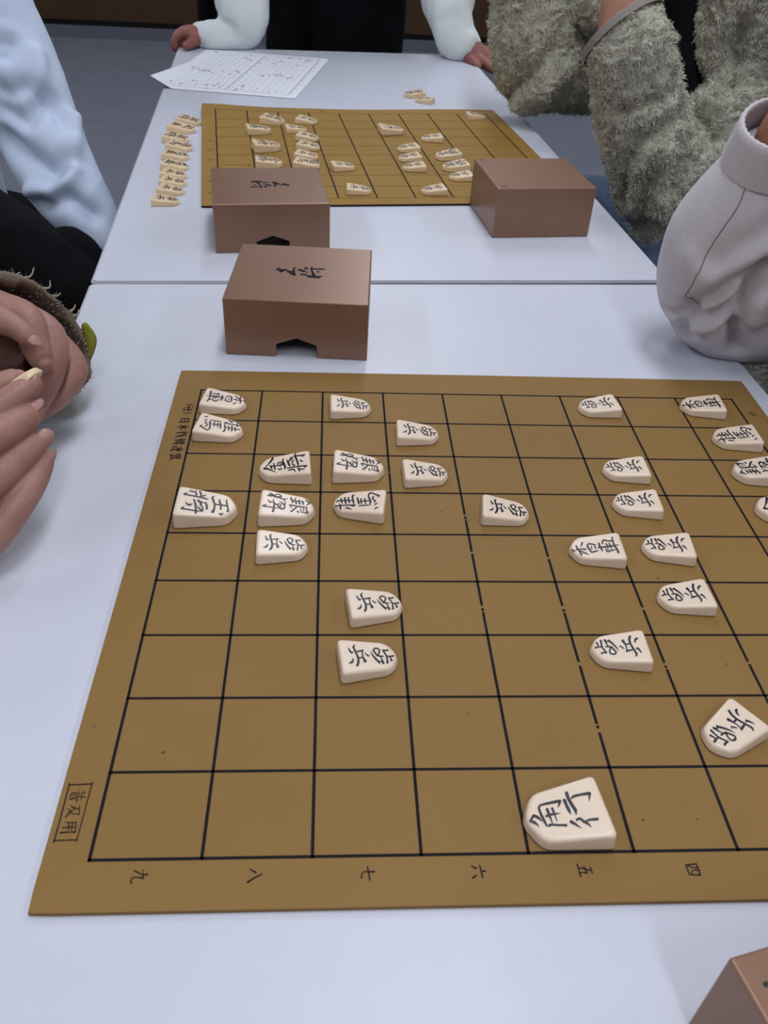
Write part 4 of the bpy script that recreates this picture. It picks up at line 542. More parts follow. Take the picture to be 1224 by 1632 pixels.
# ------------------------------------------------------------------ people
BD = {'sweat_forearm': [[9.814, 10.26, 4.142, 0.654], [9.843, 10.38, 3.812, 0.808], [9.836, 10.6, 3.027, 1.102], [9.879, 10.9, 2.197, 1.321], [10.098, 11.2, 1.351, 1.334], [10.352, 11.35, 0.688, 1.02], [10.455, 11.4, 0.319, 0.622]], 'sweat_upper': [[10.29, 11.3, 1.048, 1.256], [11.169, 11.3, 0.937, 1.201], [12.6, 11.2, 2.4, 1.5], [14.6, 10.9, 5.2, 1.8], [16.3, 10.3, 7.2, 2.1]], 'sweat_torso': [[17, 8.6, -5.5, 3.6], [17.1, 8.8, -1, 3.7], [17, 9, 3.5, 3.9], [16.8, 9.2, 7, 3.4], [16.6, 9.4, 9, 1.9]], 'sweat_wrist': [[9.888, 10.32, 3.768, 0.516], [9.778, 10.1, 4.334, 0.477], [9.87, 10.0, 4.937, 0.402], [10.1, 9.95, 5.5, 0.352]], 'fleece_far': [[8.92, 28.9, 4.82, 1.416], [9.125, 28.8, 3.385, 1.478], [9.408, 28.7, 2.164, 1.6], [9.78, 28.7, 1.519, 1.556], [10.244, 28.8, 1.168, 0.943]], 'fleece_far_upper': [[10.192, 28.8, 1.473, 1.228], [12.176, 29.2, 1.712, 1.465], [14.6, 29.3, 3.0, 2.2], [16.6, 28, 6.0, 2.5]], 'fleece_near': [[10.345, 22.067, 3.871, 1.115], [10.504, 21.866, 3.632, 1.15], [10.837, 22.0, 2.887, 1.214], [11.307, 22.0, 1.818, 1.284], [11.836, 22.1, 0.84, 1.321], [12.249, 22.2, -0.254, 1.244], [12.421, 22.3, -1.003, 0.952], [12.431, 22.3, -1.463, 0.561]], 'fleece_near_upper': [[12.739, 22.4, -0.535, 1.024], [13.456, 22.7, 0.163, 1.097], [14.496, 23.4, 1.036, 1.454], [15.701, 24.4, 2.035, 1.823], [16.882, 25.6, 3.287, 2.119], [17.8, 26.6, 6.6, 2.6]], 'fleece_torso': [[17.6, 26.2, -6, 4], [17.8, 26.4, -1, 4.0], [17.6, 26.4, 4, 4.2], [17.3, 26.5, 7.5, 3.4], [17, 26.5, 9.5, 2]], 'fleece_chest': [[14.805, 28.5, 3.841, 1.065], [16.368, 28.2, 3.386, 1.498], [17.2, 27.6, 3, 2.4]], 'fleece_wrist': [[10.416, 21.956, 3.738, 0.801], [10.462, 22.343, 4.232, 0.801], [10.576, 22.932, 4.988, 0.784], [10.638, 23.415, 5.606, 0.732]], 'fleece_hood': [[10.822, 28.0, 3.661, 0.627], [11.677, 28.2, 3.389, 0.636]], 'inner_shirt': [[13.031, 26.2, 4.941, 0.621], [13.414, 25.8, 3.473, 0.516], [13.652, 25.2, 2.246, 0.442], [13.818, 24.6, 1.365, 0.322]], 'back_armL': [[-1.795, 40.6, 3.4, 1.271], [-1.783, 40.2, 2.018, 1.205], [-1.781, 39.9, 1.079, 1.159], [-2.051, 39.7, 0.474, 0.796], [-3.117, 39.6, 0.374, 0.681], [-3.735, 39.6, 0.35, 0.567]], 'back_armR': [[7.188, 41.2, 3.717, 1.412], [7.47, 40.6, 2.464, 1.253], [7.55, 40.0, 1.557, 1.056], [7.803, 39.6, 0.874, 0.916], [8.074, 39.4, 0.536, 0.832]], 'back_handL': [[-3.623, 39.6, 0.355, 0.482], [-4.091, 39.5, 0.303, 0.481], [-4.445, 39.4, 0.256, 0.367]], 'back_handR': [[8.142, 39.4, 0.436, 0.632], [8.632, 39.2, 0.233, 0.575], [9.029, 39.0, 0.078, 0.488]], 'back_legs': [[[0.002, 43.5, 2.435, 1.013], [-0.036, 43.5, 0.869, 0.915], [-0.177, 43.5, -1.058, 0.878], [-0.429, 43.8, -7.642, 0.896], [-0.5, 44.2, -18.8, 1.1]], [[2.68, 43.6, 2.534, 1.856], [2.705, 43.6, 0.963, 1.777], [2.578, 43.6, -0.973, 1.638], [2.669, 43.9, -7.575, 1.247], [3.4, 44.2, -18.8, 1.3]], [[4.229, 44.2, 2.529, 1.639], [4.353, 44.2, 0.94, 1.553], [4.304, 44.2, -1.019, 1.469], [4.419, 44.3, -7.648, 1.26], [5.2, 44.4, -18.8, 1.2]]], 'back_hem': [[3.143, 43.6, 1.88, 0.454]], 'coat': [[-3.779, 45.0, 2.628, 0.669], [-3.936, 45.0, 1.038, 0.529], [-4.1, 45.0, -0.627, 0.478], [-4.312, 45.0, -3.279, 0.462]], 'shirt_arm': [[-11.2, 28, 6.4, 2.6], [-8.637, 26.8, 2.626, 1.663], [-7.761, 25.8, 1.238, 1.512], [-7.014, 24.8, -0.057, 1.336], [-6.144, 23.6, -1.175, 1.188], [-5.379, 22.9, -1.958, 0.99], [-5.007, 22.5, -2.603, 0.715]], 'shirt_torso': [[-13.6, 28.5, -6, 3.6], [-13.6, 28.6, -1, 3.6], [-13.4, 28.6, 4, 3.9], [-13, 28.6, 7.2, 3.2], [-12.8, 28.6, 9.2, 1.9]], 'shirt_hand': [[-4.991, 22.5, -2.501, 0.595], [-4.71, 22.2, -2.988, 0.517], [-4.553, 22.0, -3.524, 0.441]], 'black_lap': [[[-7.763, 19.5, -0.57, 1.027], [-6.799, 19.5, -1.505, 1.091], [-5.994, 19.2, -2.184, 1.066], [-4.837, 19.0, -2.819, 0.989]], [[-6.606, 20.5, -3.541, 1.145], [-5.91, 21.0, -2.637, 1.045], [-5.149, 21.0, -3.114, 0.866]], [[-7.761, 21.0, -1.451, 0.735], [-7.09, 21.0, -2.089, 0.71]]], 'R_index': [[-2.699, 4.9, 1.571, 0.218], [-2.288, 5.3, 1.678, 0.207], [-1.958, 5.6, 1.811, 0.189], [-1.785, 5.8, 1.881, 0.17], [-1.744, 5.85, 1.901, 0.145]], 'R_middle': [[-2.787, 4.5, 1.011, 0.243], [-2.251, 4.9, 1.471, 0.236], [-1.958, 5.3, 1.526, 0.226], [-1.797, 5.55, 1.569, 0.195], [-1.731, 5.65, 1.578, 0.145]], 'R_ring': [[-2.744, 4.2, 0.629, 0.243], [-2.273, 4.5, 1.017, 0.236], [-1.969, 4.95, 1.119, 0.225], [-1.753, 5.3, 1.207, 0.187], [-1.67, 5.5, 1.218, 0.138]], 'R_pinky': [[-2.641, 4.05, 0.221, 0.246], [-2.166, 4.25, 0.464, 0.239], [-1.881, 4.6, 0.684, 0.209], [-1.709, 5.0, 0.858, 0.187], [-1.619, 5.25, 0.973, 0.146], [-1.579, 5.35, 1.051, 0.112]], 'R_palm': [[-2.414, 4.15, 0.621, 0.356], [-2.684, 4.2, 1.142, 0.488], [-2.948, 4.1, 1.41, 0.538], [-3.373, 4.0, 1.573, 0.414], [-6.5, 3.4, 0.9, 0.8]], 'R_thumb': [[-3.029, 4.6, 1.528, 0.237], [-2.722, 5.4, 1.685, 0.216], [-2.379, 5.9, 1.732, 0.189], [-2.085, 6.1, 1.81, 0.165], [-2.011, 6.15, 1.823, 0.122]], 'L_index': [[-3.296, 7.8, 2.269, 0.319], [-2.672, 7.5, 2.203, 0.288], [-2.138, 7.25, 2.176, 0.238], [-2.012, 7.0, 1.933, 0.21], [-1.921, 6.85, 1.74, 0.174], [-1.874, 6.8, 1.686, 0.128]], 'L_thumb': [[-3.188, 7.2, 2.253, 0.272], [-2.54, 6.9, 2.364, 0.231], [-2.147, 6.75, 2.302, 0.168], [-1.955, 6.65, 2.183, 0.141], [-1.903, 6.62, 2.141, 0.097]], 'L_middle': [[-3.269, 8.1, 2.031, 0.329], [-2.583, 7.9, 1.883, 0.309], [-1.973, 7.55, 1.746, 0.258], [-1.957, 7.2, 1.359, 0.238], [-2.205, 7.0, 0.923, 0.211], [-2.399, 6.9, 0.757, 0.173]], 'L_ring': [[-3.257, 8.4, 1.68, 0.34], [-2.465, 8.2, 1.471, 0.32], [-1.774, 7.75, 1.169, 0.228], [-1.922, 7.45, 0.864, 0.218], [-2.262, 7.2, 0.665, 0.206], [-2.553, 7.1, 0.515, 0.167]], 'L_palm': [[-2.965, 7.9, 1.448, 0.511], [-3.533, 8.0, 1.218, 0.698], [-3.663, 8.6, 0.664, 0.633], [-4.2, 10.2, -0.6, 0.85]], 'held_piece': [[-1.837, 5.95, 1.988, 0.085]], 'cuff_rim': [[-2.982, 8.823, 2.168], [-2.548, 8.916, 2.013], [-2.113, 8.88, 1.615], [-1.87, 8.769, 1.223], [-1.764, 8.6, 0.824], [-1.815, 8.411, 0.51], [-2.063, 8.18, 0.264], [-2.463, 7.947, 0.129], [-3.011, 7.728, 0.134], [-3.53, 7.629, 0.342], [-3.887, 7.728, 0.798], [-3.983, 7.928, 1.246], [-3.781, 8.267, 1.73], [-3.42, 8.592, 2.067]], 'cuff_n': [-0.336, 0.8313, -0.4429], 'thigh_blue': [[18.5, 25.2, -5.2, 2.3], [12.6, 24.2, -4.4, 2.2], [7, 23.4, -4.8, 1.9], [5.6, 23.2, -9, 1.6], [5.3, 23.2, -18.9, 1.2]], 'thigh_dark': [[17, 9, -5, 2.6], [12.6, 9.8, -2.8, 1.95], [7, 10, -4.2, 1.9], [5.6, 10, -9, 1.6], [5.3, 10, -18.9, 1.2]]}
def person(label, loc): t = empty('person', loc); tag(t, label, 'person'); return t
def cloth(name, chains, m, parent, voxel=.004, smooth=5, amp=.0, freq=25, stretch=(1, 1, 1), folds=None, wool=0):
    me = union(name, [wst(c) for c in chains], voxel, smooth)
    if amp or folds:
        st_ = Vector(stretch)
        def fn(p, n):
            q = Vector((p.x * st_.x, p.y * st_.y, p.z * st_.z)) * freq
            h = amp * (noise.noise(q) + .5 * abs(noise.noise(q * 2.1)))
            if folds: h += folds(p)
            if wool:
                k = p + Vector(noise.noise_vector(p * 40)) * .012
                h += wool * (abs(noise.noise(Vector((k.x * 85, k.y * 85, k.z * 190)))) * 1.5 + abs(noise.noise(k * 230)) * .7 - .6)
            return h
        wrinkle(me, fn)
    rest_on_table(me)
    return link(name, me, m, parent)
def seg_dist(p, a, b):
    ab = b - a; t = max(0, min(1, (p - a).dot(ab) / ab.length_squared)); return (p - (a + ab * t)).length
def fold_field(lines):          # soft creases (negative) and ridges (positive) along world-space polylines
    L = [([Vector(W(q)) for q in P], w_, h) for P, w_, h in lines]
    def f(p):
        s = 0
        for P, w_, h in L:
            d = min(seg_dist(p, P[i], P[i + 1]) for i in range(len(P) - 1))
            if d < 3 * w_: s += h * math.exp(-(d / w_) ** 2)
        return s
    return f
def pile(name, me, parent, m, count, length, width, lean, seed, region=None):
    """short fleece tufts growing out of a surface"""
    rg = np.random.default_rng(seed); c = coords(me); nrm = normals(me)
    n = len(me.polygons); area = np.empty(n); me.polygons.foreach_get('area', area); cen = np.empty(n * 3); me.polygons.foreach_get('center', cen); cen = cen.reshape(-1, 3); pn = np.empty(n * 3); me.polygons.foreach_get('normal', pn); pn = pn.reshape(-1, 3)
    ar0 = area.copy()
    if region is not None: area = area * region(cen)
    idx = rg.choice(n, count, p=area / area.sum()); base = cen[idx] + rg.normal(0, 1, (count, 3)) * np.sqrt(ar0[idx])[:, None] * .4; nn = pn[idx]
    base -= nn * .001
    clump = np.array([tuple(noise.noise_vector(Vector(p) * 55)) for p in base]); L = length * rg.uniform(.6, 1.25, count)[:, None]
    d1 = nn * .9 + clump * .7 + np.array(lean) * .3; d1 /= np.linalg.norm(d1, axis=1)[:, None]
    d2 = nn * .15 + clump * 1.5 + np.array(lean) * .7; d2 /= np.linalg.norm(d2, axis=1)[:, None]
    side = np.cross(d1, rg.normal(0, 1, (count, 3))); side /= np.linalg.norm(side, axis=1)[:, None] + 1e-9; side *= width
    p1 = base + d1 * L * .5; p2 = p1 + d2 * L * .5
    V = np.stack([base - side, base + side, p1 - side * .8, p1 + side * .8, p2], 1).reshape(-1, 3)
    k = np.arange(count)[:, None] * 5
    q = (k + np.array([[0, 1, 3, 2]])); t3 = (k + np.array([[2, 3, 4]]))
    out = bpy.data.meshes.new(name); nv = len(V); out.vertices.add(nv); out.vertices.foreach_set('co', V.ravel())
    loops = np.concatenate([q.ravel(), t3.ravel()]); out.loops.add(len(loops)); out.loops.foreach_set('vertex_index', loops.astype(np.int32))
    starts = np.concatenate([np.arange(count) * 4, count * 4 + np.arange(count) * 3]); out.polygons.add(2 * count); out.polygons.foreach_set('loop_start', starts.astype(np.int32))
    out.update(); out.validate(); out.polygons.foreach_set('use_smooth', [True] * (2 * count))
    o = link(name, out, m, parent); tag(o, kind='stuff'); return o
def hand_nail(parent, tip, back, up, r, name='fingernail'):
    t = Vector(W(tip)); d = (t - Vector(W(back))).normalized(); u = Vector(up); u = (u - d * u.dot(d)).normalized(); s = d.cross(u)
    c = t + u * r * U * .76 + d * r * U * .05; v = []; f = []; R_ = r * U
    for j in range(5):
        for i in range(12):
            a = 2 * math.pi * i / 12; q = j / 4
            v.append(c + d * math.cos(a) * R_ * .95 * q + s * math.sin(a) * R_ * .68 * q + u * R_ * (.13 * (1 - q ** 2) - .33 * (math.sin(a) * q) ** 2 * .7 - .1 * (math.cos(a) * q) ** 2))
    for j in range(4):
        for i in range(12): f.append((j * 12 + i, j * 12 + (i + 1) % 12, (j + 1) * 12 + (i + 1) % 12, (j + 1) * 12 + i))
    return link(name, mesh_of(name, v, f), M['nail'], parent)

def head(parent, base, face, skin, hair_col, lean=(0, 0)):
    """neck, head with face and a cap of hair on top of a torso"""
    b = Vector(W(base)); yaw = math.atan2(face[1], face[0]); c = b + Vector((lean[0] * U, lean[1] * U, .150)); s = .098
    ca, sa = math.cos(yaw), math.sin(yaw)
    def L(x, y, z): return (c.x + (ca * x - sa * y) * s, c.y + (sa * x + ca * y) * s, c.z + z * s)
    ch = [[(*b, .045), (*(b + (c - b) * .4), .042), (*L(-.15, 0, -.5), .045)],
          [(*L(-.28, 0, .35), .078), (*L(.05, 0, .38), .080), (*L(.18, 0, .30), .074)],
          [(*L(.12, 0, .1), .070), (*L(.30, 0, -.35), .058), (*L(.42, 0, -.72), .036)],
          [(*L(.80, 0, .12), .010), (*L(.95, 0, -.12), .013), (*L(.93, 0, -.20), .016)],
          [(*L(.80, -.16, -.46), .010), (*L(.88, 0, -.46), .012), (*L(.80, .16, -.46), .010)],
          [(*L(-.05, .80, .12), .013), (*L(-.10, .88, -.05), .016), (*L(0, .82, -.25), .011)],
          [(*L(-.05, -.80, .12), .013), (*L(-.10, -.88, -.05), .016), (*L(0, -.82, -.25), .011)]]
    link('head', union('head', ch, .0035, 3), skin, parent)
    hair = [[(*L(-.40, 0, .45), .083), (*L(-.05, 0, .52), .085), (*L(.18, 0, .62), .068)], [(*L(-.50, 0, .1), .074), (*L(-.45, 0, -.35), .055)],
            [(*L(-.2, .5, .4), .045), (*L(-.12, .66, .05), .030)], [(*L(-.2, -.5, .4), .045), (*L(-.12, -.66, .05), .030)]]
    hm = union('hair', hair, .0035, 2); wrinkle(hm, lambda p, n: .003 * noise.noise(Vector((p.x * 150, p.y * 150, p.z * 40)))); link('hair', hm, hair_col, parent)
    for sy in (-1, 1):
        v, f = tube([(*L(.80, sy * .30, .10), .0085), (*L(.825, sy * .30, .10), .0085)], 12, 1); link('eye', mesh_of('eye', v, f), M['ink'], parent)

# --- sweatshirt sleeve on the near table's right edge
A = person('person in a lilac grey sweatshirt leaning an elbow on the near table', (17 * U, 9 * U, 0))
fl = fold_field([([[9.947, 9.583, 2.291], [9.753, 9.598, 2.0], [9.743, 9.74, 1.54], [9.801, 9.904, 1.088], [10.183, 10.244, 0.37]], 0.006, -0.012), ([[9.917, 9.59, 2.39], [9.421, 9.684, 1.954], [9.161, 10.033, 1.464], [9.037, 10.263, 1.279]], 0.005, -0.008), ([[9.916, 9.605, 1.931], [9.497, 9.884, 1.355], [9.207, 10.235, 1.028], [9.13, 10.6, 0.651]], 0.005, -0.008), ([[9.257, 10.787, 0.397], [9.415, 10.426, 0.503], [9.727, 10.05, 0.781], [9.975, 9.941, 0.92]], 0.005, -0.009), ([[8.895, 11.055, 0.788], [8.982, 10.598, 0.927], [9.102, 10.257, 1.169]], 0.004, -0.007), ([[9.263, 10.02, 1.341], [9.621, 9.655, 1.829]], 0.006, 0.004), ([[9.233, 10.346, 0.799], [9.684, 9.883, 1.209]], 0.007, 0.006), ([[9.709, 9.509, 2.917], [9.391, 9.666, 2.582], [9.183, 9.78, 2.292]], 0.009, -0.004), ([[9.117, 9.86, 1.905], [9.46, 9.656, 2.35], [9.81, 9.556, 2.671]], 0.01, 0.004), ([[10.103, 9.843, 1.201], [10.047, 9.698, 1.64]], 0.008, 0.005), ([[8.864, 10.063, 2.06], [8.739, 10.227, 2.202], [8.719, 10.275, 2.075]], 0.008, 0.002)])
sw = cloth('sweatshirt', [['flat'] + BD['sweat_forearm'], BD['sweat_upper'], BD['sweat_torso']], M['sweat'], A, .0027, 6, .0022, 16, (1, 1, .6), fl)
cuffc = BD['sweat_forearm'][0]; c1_ = BD['sweat_forearm'][1]
def ring_cuff(name, a, b, r0, r1, m, parent, ribs=0, thick=.0025, n=72, rows=5):
    a, b = Vector(W(a)), Vector(W(b)); d = (b - a).normalized(); e1 = d.orthogonal().normalized(); e2 = d.cross(e1); v = []; f = []
    prof = [(k / rows, 1) for k in range(rows + 1)]
    R0, R1 = r0 * U, r1 * U; P = []
    for t, _ in prof[::-1]: P.append((t, R0 + (R1 - R0) * t))
    P.append((-.02, R0 - thick * .5))
    for t, _ in prof: P.append((t, R0 + (R1 - R0) * t - thick))
    for t, r in P:
        c = a.lerp(b, t)
        for k in range(n):
            q = 2 * math.pi * k / n; rr = r + (.0003 * math.cos(q * ribs) if ribs else 0); v.append(c + (e1 * math.cos(q) + e2 * math.sin(q)) * rr)
    for j in range(len(P) - 1):
        for k in range(n): f.append((j * n + k, j * n + (k + 1) % n, (j + 1) * n + (k + 1) % n, (j + 1) * n + k))
    return link(name, mesh_of(name, v, f), m, parent)
ring_cuff('ribbed_cuff', [9.719, 10.1, 4.566], [9.838, 10.36, 3.9], 0.718, 0.866, M['rib'], A, 36)
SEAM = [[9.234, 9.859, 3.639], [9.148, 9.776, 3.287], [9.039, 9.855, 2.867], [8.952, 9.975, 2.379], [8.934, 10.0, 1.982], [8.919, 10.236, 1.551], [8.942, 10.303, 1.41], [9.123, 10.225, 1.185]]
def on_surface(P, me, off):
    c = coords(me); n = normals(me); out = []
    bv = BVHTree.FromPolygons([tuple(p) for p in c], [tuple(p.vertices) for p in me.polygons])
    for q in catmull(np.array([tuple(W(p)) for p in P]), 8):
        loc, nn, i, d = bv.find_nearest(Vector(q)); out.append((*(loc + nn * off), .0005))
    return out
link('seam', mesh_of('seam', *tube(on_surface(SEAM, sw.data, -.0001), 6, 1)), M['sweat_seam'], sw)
link('body', union('body', [wst(BD['sweat_wrist'])] + [wst(c) for c in [[[10.154, 9.682, 5.471, 0.42], [10.238, 9.417, 6.496, 0.4], [10.322, 9.151, 7.522, 0.3]], [[10.322, 9.151, 7.522, 0.29], [10.68, 9.154, 8.147, 0.25], [11.106, 9.216, 8.36, 0.225], [11.493, 9.3, 8.305, 0.17]], [[10.118, 9.862, 5.49, 0.42], [10.18, 9.705, 6.528, 0.4], [10.243, 9.548, 7.566, 0.3]], [[10.243, 9.548, 7.566, 0.29], [10.679, 9.552, 8.328, 0.25], [11.198, 9.627, 8.587, 0.225], [11.67, 9.729, 8.52, 0.17]], [[10.082, 10.038, 5.51, 0.42], [10.124, 9.986, 6.559, 0.4], [10.166, 9.934, 7.608, 0.3]], [[10.166, 9.934, 7.608, 0.29], [10.568, 9.937, 8.311, 0.25], [11.047, 10.007, 8.55, 0.225], [11.483, 10.101, 8.489, 0.17]], [[10.046, 10.218, 5.529, 0.42], [10.066, 10.275, 6.591, 0.4], [10.086, 10.331, 7.652, 0.3]], [[10.086, 10.331, 7.652, 0.29], [10.41, 10.334, 8.218, 0.25], [10.796, 10.39, 8.411, 0.225], [11.147, 10.465, 8.361, 0.17]], [[10.232, 9.364, 5.938, 0.38], [10.702, 8.633, 6.445, 0.31], [11.131, 8.384, 7.153, 0.26], [11.303, 8.365, 7.646, 0.19]]]], .0025, 4), M['skin_tan'], A)
cloth('trousers', [BD['thigh_dark'], [[p[0], p[1] - 4.5, p[2], p[3]] for p in BD['thigh_dark']], [[17, 9, -4, 2.6], [17, 4.5, -4.6, 2.6]]], M['dark'], A, .006, 4, .004, 20)

head(A, (16.6, 9.4, 9.2), (-1, .1), M['skin_tan'], M['hair'], (-.8, 0))

# --- fleece jacket
B = person('person in an olive fleece jacket leaning over the far board from the right', (17.6 * U, 26 * U, 0))
fj = cloth('fleece_jacket', [BD['fleece_far'], BD['fleece_far_upper'], ['flat'] + BD['fleece_near'], BD['fleece_near_upper'], BD['fleece_torso'], BD['fleece_chest'], BD['fleece_hood']], M['fleece'], B, .0026, 3, .004, 26, (1, 1, .7), fold_field([([[9.662, 27.207, 2.691], [9.058, 27.16, 1.888], [8.549, 27.809, 1.061], [8.355, 28.699, 0.381]], 0.01, -0.012), ([[10.211, 27.243, 1.914], [9.28, 27.277, 1.13], [8.78, 27.855, 0.673]], 0.01, 0.008), ([[12.323, 21.265, 2.148], [11.558, 20.739, 1.81], [10.995, 20.817, 1.387], [10.853, 21.19, 0.616], [11.161, 21.637, -0.565]], 0.009, -0.012), ([[11.665, 20.808, 0.622], [11.628, 21.092, -0.367], [11.97, 21.619, -1.496]], 0.009, -0.01), ([[11.838, 21.086, 2.729], [11.008, 20.755, 2.408], [10.317, 21.015, 2.199]], 0.008, -0.007), ([[13.211, 23.13, 1.664], [13.448, 22.446, 1.571], [13.682, 22.131, 1.392]], 0.009, -0.011), ([[14.113, 23.391, 2.702], [14.206, 23.99, 3.368], [14.276, 23.832, 3.903]], 0.01, -0.012), ([[13.802, 24.925, 2.239], [14.081, 23.199, 2.578], [14.972, 22.838, 2.784]], 0.009, -0.008), ([[12.278, 20.936, 1.399], [12.2, 20.831, 0.767], [12.339, 20.918, 0.064]], 0.009, -0.007), ([[11.193, 20.817, 1.134], [11.197, 21.098, 0.246], [11.369, 21.341, -0.531]], 0.01, 0.006), ([[11.869, 20.774, 1.169], [11.886, 20.844, 0.348], [12.062, 21.051, -0.697]], 0.01, 0.006)]), .0055)
cloth('inner_shirt', [BD['inner_shirt']], M['black'], B, .005, 3)
pl = pile('fleece_pile', fj.data, fj, M['pile'], 260000, .0046, .0004, (0, -.3, -.6), 3, lambda c: (c[:, 0] < 17.4 * U).astype(float) * (c[:, 2] < Z0 + 8 * U))
ring_cuff('cuff_binding', [10.239, 22.18, 4.003], [10.345, 22.067, 3.871], 1.219, 1.237, M['binding'], B, 0, .003)
link('body', union('body', [wst(BD['fleece_wrist'])] + [wst(c) for c in [[[10.692, 23.146, 5.587, 0.42], [10.828, 22.932, 6.619, 0.4], [10.965, 22.719, 7.652, 0.3]], [[10.965, 22.719, 7.652, 0.29], [11.353, 22.754, 8.257, 0.25], [11.788, 22.828, 8.445, 0.225], [12.172, 22.91, 8.367, 0.17]], [[10.656, 23.327, 5.6, 0.42], [10.771, 23.222, 6.64, 0.4], [10.885, 23.117, 7.679, 0.3]], [[10.885, 23.117, 7.679, 0.29], [11.358, 23.16, 8.418, 0.25], [11.889, 23.25, 8.646, 0.225], [12.356, 23.35, 8.551, 0.17]], [[10.62, 23.503, 5.612, 0.42], [10.714, 23.504, 6.659, 0.4], [10.808, 23.504, 7.707, 0.3]], [[10.808, 23.504, 7.707, 0.29], [11.244, 23.544, 8.388, 0.25], [11.734, 23.627, 8.599, 0.225], [12.166, 23.72, 8.511, 0.17]], [[10.584, 23.684, 5.625, 0.42], [10.656, 23.793, 6.68, 0.4], [10.728, 23.903, 7.734, 0.3]], [[10.728, 23.903, 7.734, 0.29], [11.08, 23.934, 8.283, 0.25], [11.474, 24.001, 8.453, 0.225], [11.822, 24.076, 8.383, 0.17]], [[10.795, 22.852, 6.065, 0.38], [11.294, 22.149, 6.584, 0.31], [11.759, 21.938, 7.282, 0.26], [11.955, 21.943, 7.765, 0.19]]]], .0025, 4), M['skin_tan'], B)
cloth('jeans', [BD['thigh_blue'], [[p[0], p[1] + 5.2, p[2], p[3]] for p in BD['thigh_blue']], [[18.2, 25, -5, 2.5], [18.2, 30, -5, 2.5]]], M['jeans'], B, .006, 4, .003, 20)

head(B, (17, 26.5, 9.6), (-1, -.1), M['skin_tan'], M['hair'], (-.8, 0))

# --- standing person at the far end
Cp = person('standing person in a white top and black trousers with hands on the far table end', (3 * U, 44 * U, 0))
cloth('white_top', [BD['back_armL'], BD['back_armR'], [(-1.9, 40.7, 3.2, 1.3), (-1.4, 42.4, 8.5, 1.5), (-.2, 43.4, 12, 1.9)], [(7.0, 41.3, 3.6, 1.4), (6.7, 42.6, 8.5, 1.6), (5.6, 43.4, 12, 1.9)], [(2.9, 43.5, 3.75, 2.2), (2.8, 43.6, 6, 2.9), (2.7, 43.6, 9, 3.1), (2.7, 43.6, 12.2, 2.9), (2.7, 43.6, 14, 1.6)], [(1.2, 43.5, 4.0, 2.0), (1.1, 43.6, 8, 2.4)], [(4.6, 43.5, 4.0, 2.0), (4.5, 43.6, 8, 2.4)]], M['white'], Cp, .0042, 5, .007, 22, (1, 1, .6))
cloth('trousers', BD['back_legs'] + [[(0.5, 43.8, 3.2, 1.6), (2.5, 43.9, 3.2, 1.9), (4.6, 44, 3.2, 1.7)]], M['black'], Cp, .007, 4, .003, 18)
cloth('coat_tail', [BD['coat']], M['black'], Cp, .006, 3, .002, 20)
for hnd in [[[[-3.623, 39.6, 0.355, 0.482], [-4.091, 39.5, 0.303, 0.481], [-4.445, 39.4, 0.256, 0.367]], [[-4.241, 39.3, 0.506, 0.225], [-4.593, 39.0, 0.443, 0.209], [-4.771, 38.9, 0.179, 0.182], [-4.758, 38.85, -0.037, 0.154]], [[-4.252, 39.8, 0.498, 0.227], [-4.668, 39.7, 0.398, 0.212], [-4.839, 39.7, 0.088, 0.185], [-4.832, 39.7, -0.115, 0.157]], [[-4.25, 40.2, 0.484, 0.229], [-4.61, 40.3, 0.403, 0.201], [-4.806, 40.3, 0.14, 0.173]], [[-4.249, 40.6, 0.444, 0.216], [-4.57, 40.8, 0.348, 0.188], [-4.765, 40.8, 0.109, 0.16]], [[-3.847, 39.1, 0.28, 0.253], [-4.053, 38.7, 0.192, 0.209], [-4.208, 38.4, 0.164, 0.166]]], [[[8.142, 39.4, 0.436, 0.632], [8.632, 39.2, 0.233, 0.575], [9.029, 39.0, 0.078, 0.488]], [[8.826, 38.8, 0.108, 0.286], [9.179, 38.3, -0.04, 0.241], [9.423, 37.9, -0.158, 0.197]], [[8.96, 39.0, 0.179, 0.287], [9.457, 38.7, 0.022, 0.243], [9.74, 38.5, -0.161, 0.2]], [[9.051, 39.3, 0.231, 0.288], [9.64, 39.2, 0.064, 0.245], [9.964, 39.2, -0.185, 0.203]], [[9.027, 39.6, 0.279, 0.261], [9.662, 39.8, 0.11, 0.233], [9.927, 39.8, -0.117, 0.176]], [[8.473, 38.7, 0.062, 0.285], [8.651, 38.2, -0.041, 0.24], [8.776, 37.8, -0.086, 0.183]]]]:
    hm = union('hand', [wst(c) for c in hnd], .0016, 3); rest_on_table(hm); link('hand', hm, M['skin_red'], Cp)

head(Cp, (2.7, 43.6, 14.2), (0, -1), M['skin'], M['hair'], (0, -.8))

